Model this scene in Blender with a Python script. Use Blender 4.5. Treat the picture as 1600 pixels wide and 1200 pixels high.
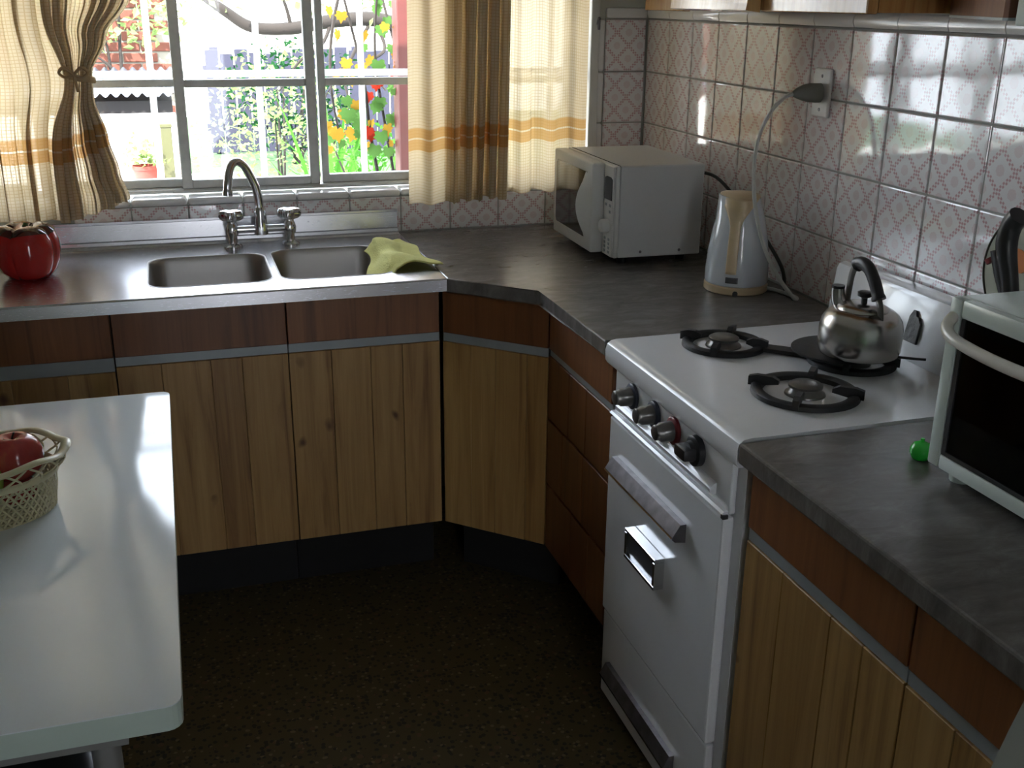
import bpy, bmesh, math, random
from mathutils import Vector, Matrix, Euler
random.seed(7)
PI = math.pi
for o in list(bpy.data.objects):
    bpy.data.objects.remove(o)
S = bpy.context.scene
C = S.collection
R = math.radians

# ------------------------------------------------------------------ camera
def set_camera():
    rx, roll, rz = 1.2271, 0.0103, -0.3075
    c, s = math.cos, math.sin
    Rz = Matrix(((c(rz), -s(rz), 0), (s(rz), c(rz), 0), (0, 0, 1)))
    Rx = Matrix(((1, 0, 0), (0, c(rx), -s(rx)), (0, s(rx), c(rx))))
    Rl = Matrix(((c(roll), -s(roll), 0), (s(roll), c(roll), 0), (0, 0, 1)))
    cam = bpy.data.cameras.new('camera')
    ob = bpy.data.objects.new('camera', cam)
    C.objects.link(ob)
    m = (Rz @ Rx @ Rl).to_4x4()
    m.translation = (-1.402, -3.1097, 1.5023)
    ob.matrix_world = m
    cam.sensor_width = 36
    cam.lens = 36 * 1680 / 1600
    cam.clip_start = 0.02
    cam.clip_end = 200
    S.camera = ob
set_camera()

# ------------------------------------------------------------------ light
EXPOSURE = 2.65
SKY = 0.30
SUN = 5.0
def set_world():
    w = bpy.data.worlds.new('sky')
    S.world = w
    w.use_nodes = True
    nt = w.node_tree
    nt.nodes.clear()
    out = nt.nodes.new('ShaderNodeOutputWorld')
    bg = nt.nodes.new('ShaderNodeBackground')
    sky = nt.nodes.new('ShaderNodeTexSky')
    sky.sky_type = 'NISHITA'
    sky.sun_disc = False
    sky.sun_elevation = R(48)
    sky.sun_rotation = R(200)
    sky.air_density = 1.0
    sky.dust_density = 3.0
    sky.ozone_density = 1.0
    bg.inputs['Strength'].default_value = SKY
    mx = nt.nodes.new('ShaderNodeMix'); mx.data_type = 'RGBA'      # thin bright overcast veil over the blue
    mx.inputs['Factor'].default_value = .7
    mx.inputs[7].default_value = (6.7, 7.15, 8.0, 1)
    nt.links.new(sky.outputs[0], mx.inputs[6])
    nt.links.new(mx.outputs[2], bg.inputs[0])
    nt.links.new(bg.outputs[0], out.inputs[0])
    sun = bpy.data.lights.new('sun', 'SUN')
    sun.energy = SUN
    sun.angle = R(0.6)
    sun.color = (1.0, 0.96, 0.9)
    so = bpy.data.objects.new('sun', sun)
    C.objects.link(so)
    d = Vector((0.55, 0.75, -1.05))           # travel direction: from behind the house, over the roof
    so.rotation_euler = d.to_track_quat('-Z', 'Y').to_euler()
    so.location = (-3, -4, 8)
set_world()
S.view_settings.view_transform = 'Standard'
S.view_settings.look = 'None'
S.view_settings.gamma = 1
S.view_settings.use_curve_mapping = False
S.view_settings.exposure = EXPOSURE

# ------------------------------------------------------------------ materials
class NT:
    def __init__(self, name):
        self.m = bpy.data.materials.new(name)
        self.m.use_nodes = True
        self.nt = self.m.node_tree
        self.b = self.nt.nodes['Principled BSDF']
        self.out = self.nt.nodes['Material Output']
    def n(self, t, **kw):
        x = self.nt.nodes.new(t)
        for k, v in kw.items():
            setattr(x, k, v)
        return x
    def l(self, a, b):
        self.nt.links.new(a, b)
    def put(self, s, v):
        if isinstance(v, (int, float)):
            s.default_value = v
        elif isinstance(v, (tuple, list)):
            s.default_value = tuple(v) + ((1,) if len(v) == 3 and s.type == 'RGBA' else ())
        else:
            self.l(v, s)
    def math(self, op, a, b=None, c=None):
        x = self.n('ShaderNodeMath', operation=op)
        self.put(x.inputs[0], a)
        if b is not None: self.put(x.inputs[1], b)
        if c is not None: self.put(x.inputs[2], c)
        return x.outputs[0]
    def mix(self, f, a, b, blend='MIX'):
        x = self.n('ShaderNodeMix', data_type='RGBA', blend_type=blend)
        self.put(x.inputs['Factor'], f)
        self.put(x.inputs[6], a)
        self.put(x.inputs[7], b)
        return x.outputs[2]
    def coord(self, kind='Object', scale=(1, 1, 1), rnd=0.0):
        tc = self.n('ShaderNodeTexCoord')
        v = tc.outputs[kind]
        if rnd:
            oi = self.n('ShaderNodeObjectInfo')
            a = self.n('ShaderNodeVectorMath', operation='MULTIPLY')
            self.l(oi.outputs['Random'], a.inputs[0])
            a.inputs[1].default_value = (rnd, rnd * 1.7, rnd * 0.6)
            ad = self.n('ShaderNodeVectorMath', operation='ADD')
            self.l(v, ad.inputs[0]); self.l(a.outputs[0], ad.inputs[1])
            v = ad.outputs[0]
        mp = self.n('ShaderNodeMapping')
        mp.inputs['Scale'].default_value = scale
        self.l(v, mp.inputs['Vector'])
        return mp.outputs[0]
    def noise(self, vec, scale=5, detail=3, rough=.5, dist=0):
        x = self.n('ShaderNodeTexNoise')
        if vec is not None: self.l(vec, x.inputs['Vector'])
        x.inputs['Scale'].default_value = scale
        x.inputs['Detail'].default_value = detail
        x.inputs['Roughness'].default_value = rough
        x.inputs['Distortion'].default_value = dist
        return x.outputs[0]
    def ramp(self, f, stops):
        x = self.n('ShaderNodeValToRGB')
        e = x.color_ramp.elements
        e[0].position, e[0].color = stops[0][0], tuple(stops[0][1]) + (1,)
        e[1].position, e[1].color = stops[-1][0], tuple(stops[-1][1]) + (1,)
        for p, c in stops[1:-1]:
            k = e.new(p); k.color = tuple(c) + (1,)
        self.l(f, x.inputs[0])
        return x.outputs[0]
    def bump(self, h, strength=.1, dist=.002):
        x = self.n('ShaderNodeBump')
        x.inputs['Strength'].default_value = strength
        x.inputs['Distance'].default_value = dist
        self.l(h, x.inputs['Height'])
        self.l(x.outputs[0], self.b.inputs['Normal'])
    def set(self, **kw):
        for k, v in kw.items():
            self.put(self.b.inputs[k.replace('_', ' ')], v)
        return self.m

def plain(name, col, rough=.5, metal=0, var=.12, scale=25, coat=0, bumps=0, spec=.5, bscale=None):
    t = NT(name)
    v = t.coord('Object')
    f = t.noise(v, scale, 4)
    c = t.mix(f, tuple(x * (1 - var) for x in col), tuple(min(1, x * (1 + var)) for x in col))
    t.set(Base_Color=c, Roughness=rough, Metallic=metal)
    t.b.inputs['Coat Weight'].default_value = coat
    t.b.inputs['Coat Roughness'].default_value = .06
    t.b.inputs['Specular IOR Level'].default_value = spec
    if bumps:
        t.bump(t.noise(v, bscale or scale * 4, 3), bumps)
    return t.m

M = {}
def m_tile():
    t = NT('glazed_tile_pink_lattice')
    tc = t.n('ShaderNodeTexCoord')
    sp = t.n('ShaderNodeSeparateXYZ')
    t.l(tc.outputs['UV'], sp.inputs[0])
    x, z = sp.outputs[0], sp.outputs[1]
    a = t.math('MULTIPLY', t.math('ADD', x, z), 2)
    b = t.math('MULTIPLY', t.math('SUBTRACT', x, z), 2)
    def dist(q):
        return t.math('ABSOLUTE', t.math('SUBTRACT', t.math('FRACT', t.math('ADD', q, 20.5)), .5))
    fa, fb = dist(a), dist(b)
    line = t.math('LESS_THAN', t.math('MINIMUM', fa, fb), .085)
    ck = t.n('ShaderNodeTexChecker')
    ck.inputs['Scale'].default_value = 11
    ck.inputs[1].default_value = (1, 1, 1, 1); ck.inputs[2].default_value = (0, 0, 0, 1)
    cmb = t.n('ShaderNodeCombineXYZ'); t.l(a, cmb.inputs[0]); t.l(b, cmb.inputs[1]); cmb.inputs[2].default_value = .3
    t.l(cmb.outputs[0], ck.inputs[0])
    line = t.math('MULTIPLY', line, t.math('ADD', t.math('MULTIPLY', ck.outputs[1], .66), .06))
    ca, cb = t.math('SUBTRACT', .5, fa), t.math('SUBTRACT', .5, fb)
    rr = t.math('SQRT', t.math('ADD', t.math('MULTIPLY', ca, ca), t.math('MULTIPLY', cb, cb)))
    n = t.noise(tc.outputs['UV'], 60, 1)
    fl = t.math('MULTIPLY', t.math('LESS_THAN', t.math('ADD', rr, t.math('MULTIPLY', n, .12)), .26), .34)
    base = t.mix(t.noise(t.coord('Object', rnd=3), 9, 2), (.76, .74, .745), (.82, .80, .80))
    c = t.mix(fl, base, (.62, .40, .41))
    c = t.mix(line, c, (.52, .22, .24))
    t.set(Base_Color=c, Roughness=.07)
    t.b.inputs['Specular IOR Level'].default_value = .8
    t.bump(t.noise(t.coord('Object', rnd=5), 11, 1), .20, .004)
    return t.m
M['tile'] = m_tile()
M['bullnose'] = plain('glazed_white_trim', (.78, .77, .76), .12, var=.03, bumps=.1, bscale=20)
M['grout'] = plain('grey_grout', (.33, .33, .31), .9)
M['wall'] = plain('pale_green_grey_paint', (.50, .52, .46), .6, var=.05, bumps=.1)
M['ceil'] = plain('ceiling_white_paint', (.68, .68, .66), .8, var=.04)
M['frame'] = plain('weathered_white_window_paint', (.60, .61, .60), .42, var=.18, scale=40, bumps=.25)
M['jamb'] = plain('white_gloss_jamb_paint', (.62, .62, .59), .35, var=.08)

def m_glass():
    t = NT('window_glass')
    tr = t.n('ShaderNodeBsdfTransparent'); tr.inputs[0].default_value = (.97, .98, .97, 1)
    gl = t.n('ShaderNodeBsdfGlossy'); gl.inputs['Roughness'].default_value = .02
    fr = t.n('ShaderNodeFresnel'); fr.inputs[0].default_value = 1.35
    mx = t.n('ShaderNodeMixShader')
    t.l(fr.outputs[0], mx.inputs[0]); t.l(tr.outputs[0], mx.inputs[1]); t.l(gl.outputs[0], mx.inputs[2])
    t.l(mx.outputs[0], t.out.inputs[0])
    return t.m
M['glass'] = m_glass()

def m_ovenglass():
    t = NT('dark_oven_glass')
    tr = t.n('ShaderNodeBsdfTransparent'); tr.inputs[0].default_value = (.42, .40, .38, 1)
    gl = t.n('ShaderNodeBsdfGlossy'); gl.inputs['Roughness'].default_value = .05
    gl.inputs['Color'].default_value = (.8, .8, .8, 1)
    fr = t.n('ShaderNodeFresnel'); fr.inputs[0].default_value = 1.4
    mx = t.n('ShaderNodeMixShader')
    t.l(fr.outputs[0], mx.inputs[0]); t.l(tr.outputs[0], mx.inputs[1]); t.l(gl.outputs[0], mx.inputs[2])
    t.l(mx.outputs[0], t.out.inputs[0])
    return t.m
M['ovenglass'] = m_ovenglass()

def m_curtain():
    t = NT('checked_cotton_curtain')
    tc = t.n('ShaderNodeTexCoord')
    sp = t.n('ShaderNodeSeparateXYZ'); t.l(tc.outputs['UV'], sp.inputs[0])
    u, v = sp.outputs[0], sp.outputs[1]          # metres along the cloth, height above hem
    def grid(q, per, w):
        return t.math('LESS_THAN', t.math('FRACT', t.math('DIVIDE', q, per)), w)
    g = t.math('MAXIMUM', grid(u, .0085, .2), grid(v, .0085, .2))
    g2 = t.math('MAXIMUM', grid(u, .068, .05), grid(v, .068, .05))
    base = t.mix(t.noise(tc.outputs['UV'], 6, 2), (.62, .56, .42), (.70, .64, .51))
    c = t.mix(t.math('MULTIPLY', g, .55), base, (.42, .31, .16))
    band = t.math('MULTIPLY', t.math('GREATER_THAN', v, .150), t.math('LESS_THAN', v, .212))
    mid = t.math('SUBTRACT', 1, t.math('MULTIPLY', t.math('GREATER_THAN', v, .180), t.math('LESS_THAN', v, .185)))
    band = t.math('MULTIPLY', t.math('MULTIPLY', band, mid), .75)
    c = t.mix(band, c, (.50, .28, .07))
    df = t.n('ShaderNodeBsdfDiffuse'); tl = t.n('ShaderNodeBsdfTranslucent'); tp = t.n('ShaderNodeBsdfTransparent')
    ct = t.mix(1.0, c, (1.12, 1.0, .84), 'MULTIPLY')
    t.l(c, df.inputs[0]); t.l(ct, tl.inputs[0])
    mx = t.n('ShaderNodeMixShader'); mx.inputs[0].default_value = .5
    t.l(df.outputs[0], mx.inputs[1]); t.l(tl.outputs[0], mx.inputs[2])
    mx2 = t.n('ShaderNodeMixShader')
    t.put(mx2.inputs[0], t.math('MULTIPLY', t.math('SUBTRACT', 1, t.math('MAXIMUM', g, band)), .05))
    t.l(mx.outputs[0], mx2.inputs[1]); t.l(tp.outputs[0], mx2.inputs[2])
    t.l(mx2.outputs[0], t.out.inputs[0])
    return t.m
M['curtain'] = m_curtain()

def m_steel(name, col, rough, stretch, amt=.25):
    t = NT(name)
    v = t.coord('Object', stretch)
    f = t.noise(v, 60, 4)
    t.set(Base_Color=t.mix(f, tuple(x * .95 for x in col), col), Metallic=1.0,
          Roughness=t.math('ADD', t.math('MULTIPLY', f, amt), rough))
    return t.m
M['steel'] = m_steel('brushed_stainless_steel', (.66, .66, .69), .24, (1, 12, 12), .05)
M['satin'] = m_steel('satin_bowl_steel', (.42, .40, .38), .42, (1, 1, 1), .06)
M['chrome'] = m_steel('worn_chrome', (.72, .73, .75), .06, (1, 1, 1), .08)
M['kettlesteel'] = m_steel('polished_kettle_steel', (.52, .50, .48), .20, (1, 1, 1), .08)
M['alu'] = plain('grey_aluminium_strip', (.32, .35, .36), .5, .3, var=.08)
M['darkmetal'] = plain('dark_chrome_strip', (.20, .19, .20), .30, .8, var=.55, scale=40)
M['iron'] = plain('black_cast_iron', (.016, .016, .017), .55, 0, var=.4, bumps=.3)
M['magnet'] = plain('dark_pewter', (.07, .07, .07), .45, .5, var=.4, scale=60, bumps=.8, bscale=120)

def m_laminate():
    t = NT('grey_slate_laminate')
    v = t.coord('Object', (1, 2.4, 1))
    f = t.noise(v, 12, 6, .7, .6)
    f2 = t.noise(t.coord('Object', (2.4, 9, 2)), 30, 4, .7)
    c = t.ramp(f, [(.3, (.10, .093, .085)), (.5, (.155, .145, .132)), (.72, (.24, .225, .21))])
    c = t.mix(t.math('MULTIPLY', f2, .5), c, (.09, .083, .076))
    t.set(Base_Color=c, Roughness=.27)
    t.b.inputs['Specular IOR Level'].default_value = .5
    return t.m
M['laminate'] = m_laminate()

def m_wood(name, light, mid, dark, knots=True, rough=.42):
    t = NT(name)
    v = t.coord('Object', (1, 1, 1), rnd=7)
    st = t.coord('Object', (22, 22, 1.1), rnd=7)
    f = t.noise(st, 1.6, 5, .6, .8)
    c = t.ramp(f, [(.28, dark), (.45, mid), (.7, light)])
    fine = t.noise(t.coord('Object', (160, 160, 3), rnd=7), 1.5, 2)
    c = t.mix(t.math('MULTIPLY', fine, .35), c, dark)
    oi = t.n('ShaderNodeObjectInfo')
    c = t.mix(t.math('MULTIPLY', oi.outputs['Random'], .4), c, mid, 'MULTIPLY')
    if knots:
        vo = t.n('ShaderNodeTexVoronoi'); vo.inputs['Scale'].default_value = 1
        kd = t.n('ShaderNodeMapping'); kd.inputs['Scale'].default_value = (11, 11, 7)
        kd.inputs['Rotation'].default_value = (0, .5, 0)
        dn = t.n('ShaderNodeTexNoise'); dn.inputs['Scale'].default_value = 12
        t.l(v, dn.inputs['Vector'])
        ad = t.n('ShaderNodeVectorMath', operation='MULTIPLY_ADD')
        t.l(dn.outputs['Color'], ad.inputs[0]); ad.inputs[1].default_value = (.05, .05, .08); t.l(v, ad.inputs[2])
        t.l(ad.outputs[0], kd.inputs['Vector']); t.l(kd.outputs[0], vo.inputs['Vector'])
        k = t.n('ShaderNodeMapRange'); k.inputs[1].default_value = .05; k.inputs[2].default_value = .15
        k.inputs[3].default_value = .9; k.inputs[4].default_value = 0
        t.l(vo.outputs['Distance'], k.inputs[0])
        pick = t.n('ShaderNodeSeparateColor'); t.l(vo.outputs['Color'], pick.inputs[0])
        c = t.mix(t.math('MULTIPLY', k.outputs[0], t.math('GREATER_THAN', pick.outputs[0], .3)), c, (.075, .026, .009))
    t.set(Base_Color=c, Roughness=rough)
    return t.m
M['pine'] = m_wood('knotty_pine', (.53, .345, .135), (.41, .245, .085), (.21, .105, .035))
M['redwood'] = m_wood('reddish_brown_wood', (.30, .125, .045), (.235, .092, .033), (.13, .048, .018), False)
M['uppine'] = m_wood('varnished_pine', (.60, .39, .17), (.48, .27, .10), (.26, .12, .04), False, .15)
M['toe'] = plain('black_toe_kick', (.006, .006, .006), .8)
M['seam'] = plain('dark_seam', (.02, .016, .012), .8)

def m_terrazzo():
    t = NT('brown_terrazzo')
    v = t.coord('Object')
    def vor(s):
        x = t.n('ShaderNodeTexVoronoi'); x.inputs['Scale'].default_value = s
        t.l(v, x.inputs['Vector'])
        k = t.n('ShaderNodeSeparateColor'); t.l(x.outputs['Color'], k.inputs[0])
        return x.outputs['Distance'], k.outputs[0], k.outputs[1]
    d1, r1, g1 = vor(95)
    d2, r2, g2 = vor(60)
    c = t.mix(t.noise(v, 14, 3), (.062, .048, .018), (.098, .074, .030))
    c = t.mix(t.math('MULTIPLY', t.math('GREATER_THAN', r1, .62), t.math('LESS_THAN', d1, .5)), c, (.016, .013, .011))
    c = t.mix(t.math('MULTIPLY', t.math('GREATER_THAN', g1, .86), t.math('LESS_THAN', d1, .42)), c, (.19, .14, .08))
    c = t.mix(t.math('MULTIPLY', t.math('GREATER_THAN', r2, .9), t.math('LESS_THAN', d2, .4)), c, (.13, .07, .035))
    t.set(Base_Color=c, Roughness=.42)
    return t.m
M['terrazzo'] = m_terrazzo()
M['enamel'] = plain('white_stove_enamel', (.71, .72, .74), .16, var=.03, coat=.3)
M['whiteplastic'] = plain('white_plastic', (.66, .66, .64), .38, var=.03)
M['mwbody'] = plain('white_painted_steel', (.62, .63, .63), .42, var=.02)
M['kettlewhite'] = plain('glossy_white_plastic', (.66, .70, .75), .14, var=.02, coat=.5)
M['cream'] = plain('aged_cream_plastic', (.66, .52, .33), .3, var=.06)
M['blackglass'] = plain('black_microwave_window', (.012, .012, .013), .06, var=.1, coat=.5)
M['blackplastic'] = plain('black_plastic', (.018, .018, .019), .38, var=.2)
M['greyplastic'] = plain('dull_grey_metal_knob', (.17, .165, .155), .3, .7, var=.2)
M['redring'] = plain('dark_red_ring', (.22, .03, .035), .4)
M['bluering'] = plain('dark_blue_grey_ring', (.06, .065, .09), .4)
M['darkwin'] = plain('grey_gauge', (.12, .12, .13), .2, .4)
M['pepper'] = plain('red_glazed_ceramic', (.42, .012, .012), .13, var=.15, scale=9, coat=.6)
M['pepperdark'] = plain('dark_brown_glaze', (.07, .012, .008), .08, var=.2, coat=.6)
M['stem'] = plain('green_glazed_stem', (.05, .12, .03), .3)
M['cloth'] = plain('yellow_sponge_cloth', (.62, .60, .20), .9, var=.12, scale=60, bumps=.8, bscale=260)
M['green'] = plain('bright_green_plastic', (.03, .55, .05), .25, var=.05)
M['tabletop'] = plain('white_table_laminate', (.64, .69, .71), .09, var=.015)
M['tableedge'] = plain('pale_green_edge_band', (.42, .50, .44), .5, var=.05)
M['tableleg'] = plain('grey_painted_leg', (.18, .18, .17), .5)
M['basket'] = plain('olive_beige_plastic', (.46, .42, .26), .35, var=.1)
M['vinyl'] = plain('black_vinyl', (.02, .02, .024), .22, var=.15)
M['oven'] = plain('pale_green_white_enamel', (.55, .62, .58), .28, var=.03)
M['ovenhandle'] = plain('beige_white_plastic', (.62, .60, .54), .25, var=.04)
M['ovenin'] = plain('blackened_oven_interior', (.02, .018, .016), .5, var=.5)
M['cordgrey'] = plain('grey_white_cord', (.60, .61, .57), .45)
M['plug'] = plain('beige_grey_plug', (.20, .20, .165), .5, var=.08)
M['chairgrey'] = plain('pale_grey_plastic', (.34, .36, .32), .5, var=.05)
def m_apple():
    t = NT('red_apple_skin')
    f = t.noise(t.coord('Object', (1, 1, .4)), 30, 4)
    t.set(Base_Color=t.ramp(f, [(.3, (.23, .02, .025)), (.6, (.34, .05, .04)), (.8, (.42, .16, .06))]), Roughness=.18)
    return t.m
M['apple'] = m_apple()
M['greenfruit'] = plain('green_apple_skin', (.30, .42, .07), .25, var=.15)
M['platec'] = plain('cream_glazed_plate', (.46, .47, .38), .25, var=.06)
M['platerim'] = plain('dark_plate_rim', (.06, .055, .04), .4)
M['orange'] = plain('orange_glaze', (.55, .16, .02), .4)
M['olive'] = plain('dark_olive_glaze', (.06, .075, .04), .4)
# outdoors
M['brick'] = plain('red_brick', (.11, .032, .020), .85, var=.45, scale=12, bumps=.4)
M['mortar'] = plain('pale_mortar', (.22, .20, .17), .95)
M['corr'] = plain('galvanised_roof', (.16, .18, .22), .4, .4, var=.15)
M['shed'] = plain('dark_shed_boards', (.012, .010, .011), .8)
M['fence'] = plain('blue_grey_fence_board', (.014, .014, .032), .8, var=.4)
M['render'] = plain('white_render', (.78, .77, .74), .9, var=.05)
M['post'] = plain('maroon_painted_timber', (.075, .012, .010), .55, var=.2)
M['bark'] = plain('grey_brown_bark', (.013, .009, .007), .9, var=.45, bumps=.6)
M['grass'] = plain('lawn', (.03, .075, .022), .95, var=.4, scale=18)
M['patio'] = plain('pale_concrete_paving', (.66, .64, .60), .9, var=.12, scale=6)
M['pot'] = plain('terracotta_red_pot', (.20, .022, .014), .6, var=.12)
M['bin'] = plain('olive_plastic_bin', (.055, .055, .022), .5)
M['bars'] = plain('white_painted_bar', (.72, .72, .71), .4, var=.04)
def m_leaf(name, col, tr=.45):
    t = NT(name)
    oi = t.n('ShaderNodeObjectInfo')
    f = t.math('ADD', t.math('MULTIPLY', oi.outputs['Random'], .5), t.math('MULTIPLY', t.noise(t.coord('Object'), 14, 2), .6))
    c = t.mix(f, tuple(x * .65 for x in col), tuple(min(1, x * 1.3) for x in col))
    df = t.n('ShaderNodeBsdfDiffuse'); tl = t.n('ShaderNodeBsdfTranslucent')
    t.l(c, df.inputs[0]); t.l(c, tl.inputs[0])
    mx = t.n('ShaderNodeMixShader'); mx.inputs[0].default_value = tr
    t.l(df.outputs[0], mx.inputs[1]); t.l(tl.outputs[0], mx.inputs[2])
    t.l(mx.outputs[0], t.out.inputs[0])
    return t.m
M['leafgreen'] = m_leaf('green_vine_leaf', (.065, .14, .035))
M['leafyellow'] = m_leaf('yellow_vine_leaf', (.28, .16, .022))
M['leafred'] = m_leaf('red_vine_leaf', (.20, .018, .010))
M['leafpale'] = m_leaf('pale_shrub_leaf', (.19, .27, .10))
M['leafdark'] = m_leaf('deep_green_leaf', (.014, .055, .02))
M['blade'] = m_leaf('bright_green_blade', (.055, .18, .025))

# ------------------------------------------------------------------ mesh helpers
def newbm():
    return bmesh.new()
def box(bm, x0, x1, y0, y1, z0, z1, bev=0, seg=2):
    vs = [bm.verts.new((x, y, z)) for z in (z0, z1) for y in (y0, y1) for x in (x0, x1)]
    fs = [bm.faces.new([vs[i] for i in q]) for q in
          ((0, 2, 3, 1), (4, 5, 7, 6), (0, 1, 5, 4), (2, 6, 7, 3), (0, 4, 6, 2), (1, 3, 7, 5))]
    if bev:
        es = list({e for f in fs for e in f.edges})
        bmesh.ops.bevel(bm, geom=es, offset=bev, segments=seg, profile=.5, affect='EDGES')
def prism(bm, pts, a0, a1, axis='z', bev=0):
    """polygon pts extruded along axis between a0 and a1; pts are the two other coordinates in order"""
    def P(p, a):
        return {'z': (p[0], p[1], a), 'y': (p[0], a, p[1]), 'x': (a, p[0], p[1])}[axis]
    lo = [bm.verts.new(P(p, a0)) for p in pts]
    hi = [bm.verts.new(P(p, a1)) for p in pts]
    n = len(pts)
    fs = [bm.faces.new(lo[::-1]), bm.faces.new(hi)]
    for i in range(n):
        fs.append(bm.faces.new((lo[i], lo[(i + 1) % n], hi[(i + 1) % n], hi[i])))
    if bev:
        es = list({e for f in fs[:2] for e in f.edges})
        bmesh.ops.bevel(bm, geom=es, offset=bev, segments=2, profile=.5, affect='EDGES')
def lathe(bm, prof, n=32, cx=0, cy=0, sx=1, sy=1, fn=None, cap=True):
    """prof: list of (r, z). fn(theta, r, z) -> (x, y, z) optional"""
    rings = []
    for r, z in prof:
        ring = []
        for i in range(n):
            th = 2 * PI * i / n
            p = fn(th, r, z) if fn else (cx + r * sx * math.cos(th), cy + r * sy * math.sin(th), z)
            ring.append(bm.verts.new(p))
        rings.append(ring)
    for a, b in zip(rings, rings[1:]):
        for i in range(n):
            bm.faces.new((a[i], a[(i + 1) % n], b[(i + 1) % n], b[i]))
    if cap:
        bm.faces.new(rings[0][::-1]); bm.faces.new(rings[-1])
def smoothpath(pts, k=6):
    P = [Vector(p) for p in pts]
    out = []
    for i in range(len(P) - 1):
        p0 = P[max(i - 1, 0)]; p1 = P[i]; p2 = P[i + 1]; p3 = P[min(i + 2, len(P) - 1)]
        for j in range(k):
            t = j / k
            out.append(.5 * ((2 * p1) + (-p0 + p2) * t + (2 * p0 - 5 * p1 + 4 * p2 - p3) * t * t + (-p0 + 3 * p1 - 3 * p2 + p3) * t ** 3))
    out.append(P[-1])
    return out
def tube(bm, pts, r, n=8, closed=False, cap=True, flat=None, ref=None):
    """r: radius or function of t in 0..1; flat=(a,b) makes an elliptic section"""
    P = [Vector(p) for p in pts]
    N = len(P)
    rings = []
    up = Vector(ref) if ref else None
    prev = None
    for i in range(N):
        if closed:
            d = P[(i + 1) % N] - P[i - 1]
        else:
            d = P[min(i + 1, N - 1)] - P[max(i - 1, 0)]
        d.normalize()
        if up is not None:
            u = up - d * up.dot(d)
            if u.length < 1e-4: u = prev
        elif prev is None:
            u = Vector((0, 0, 1)) if abs(d.z) < .9 else Vector((1, 0, 0))
            u = u - d * u.dot(d)
        else:
            u = prev - d * prev.dot(d)
        u.normalize(); prev = u
        w = d.cross(u)
        rr = r(i / (N - 1)) if callable(r) else r
        a, b = flat if flat else (1, 1)
        rings.append([bm.verts.new(P[i] + (u * math.cos(2 * PI * k / n) * a + w * math.sin(2 * PI * k / n) * b) * rr) for k in range(n)])
    prs = list(zip(rings, rings[1:])) + ([(rings[-1], rings[0])] if closed else [])
    for A, B in prs:
        for k in range(n):
            bm.faces.new((A[k], A[(k + 1) % n], B[(k + 1) % n], B[k]))
    if cap and not closed:
        bm.faces.new(rings[0][::-1]); bm.faces.new(rings[-1])
def gridsurf(bm, nu, nv, fn, uvfn=None):
    vs = [[bm.verts.new(fn(i / nu, j / nv)) for i in range(nu + 1)] for j in range(nv + 1)]
    uvl = bm.loops.layers.uv.verify() if uvfn else None
    for j in range(nv):
        for i in range(nu):
            f = bm.faces.new((vs[j][i], vs[j][i + 1], vs[j + 1][i + 1], vs[j + 1][i]))
            if uvfn:
                for lp, (a, b) in zip(f.loops, ((i, j), (i + 1, j), (i + 1, j + 1), (i, j + 1))):
                    lp[uvl].uv = uvfn(a / nu, b / nv)
    return vs
def mesh(name, bm, mat, smooth=False, ang=None):
    bmesh.ops.recalc_face_normals(bm, faces=bm.faces)
    me = bpy.data.meshes.new(name)
    bm.to_mesh(me); bm.free()
    me.materials.append(M[mat] if isinstance(mat, str) else mat)
    if smooth:
        for p in me.polygons: p.use_smooth = True
        if ang is not None:
            me.set_sharp_from_angle(angle=R(ang))
    return me
def obj(name, bm, mat, parent=None, smooth=False, ang=40):
    o = bpy.data.objects.new(name, mesh(name, bm, mat, smooth, ang))
    C.objects.link(o)
    o.parent = parent
    return o
def inst(name, me, parent, loc=(0, 0, 0), rot=(0, 0, 0), sc=None):
    o = bpy.data.objects.new(name, me)
    C.objects.link(o); o.parent = parent
    o.location = loc; o.rotation_euler = rot
    if sc: o.scale = sc
    return o
def tag(o, label, cat, group=None):
    o['label'] = label; o['category'] = cat
    if group: o['group'] = group
    return o
def struct(o, label=None):
    o['kind'] = 'structure'
    if label: o['label'] = label
    return o
def thing(name, label, cat, loc=(0, 0, 0), rz=0, group=None):
    o = bpy.data.objects.new(name, None)
    C.objects.link(o)
    o.empty_display_size = .05
    o.location = loc; o.rotation_euler = (0, 0, rz)
    return tag(o, label, cat, group)
def B(*a, **k):
    bm = newbm(); box(bm, *a, **k); return bm

# ------------------------------------------------------------------ room shell
CT = .85            # worktop height
XL, XR, YF, H = -3.4, 0.008, -4.6, 2.6
WX0, WX1, WZ0, WZ1 = -2.05, -.158, .955, 2.15     # window opening
floor = obj('floor', B(XL - .15, XR + .2, YF - .15, .208, -.08, 0), 'terrazzo')
struct(floor, 'dark brown speckled terrazzo floor')
ceil = obj('ceiling', B(XL - .15, XR + .2, YF - .15, .208, H, H + .12), 'ceil')
struct(ceil, 'plain white ceiling')
bm = newbm()
box(bm, XL, WX0, .008, .208, 0, H)
box(bm, WX1, XR, .008, .208, 0, H)
box(bm, WX0, WX1, .008, .208, 0, WZ0)
box(bm, WX0, WX1, .008, .208, WZ1, H)
wall_back = struct(obj('wall_back', bm, 'wall'), 'window wall with pink lattice tiles')
bm = newbm(); box(bm, XR, XR + .2, YF, .208, 0, H)
wall_right = struct(obj('wall_right', bm, 'wall'), 'wall with glossy pink lattice tiles')
bm = newbm(); box(bm, XL - .15, XL, YF, .208, 0, H)
struct(obj('wall_left', bm, 'wall'), 'plain painted wall left of the table')
bm = newbm()            # wall behind the viewer, with a narrow opening added to let in fill light
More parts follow.
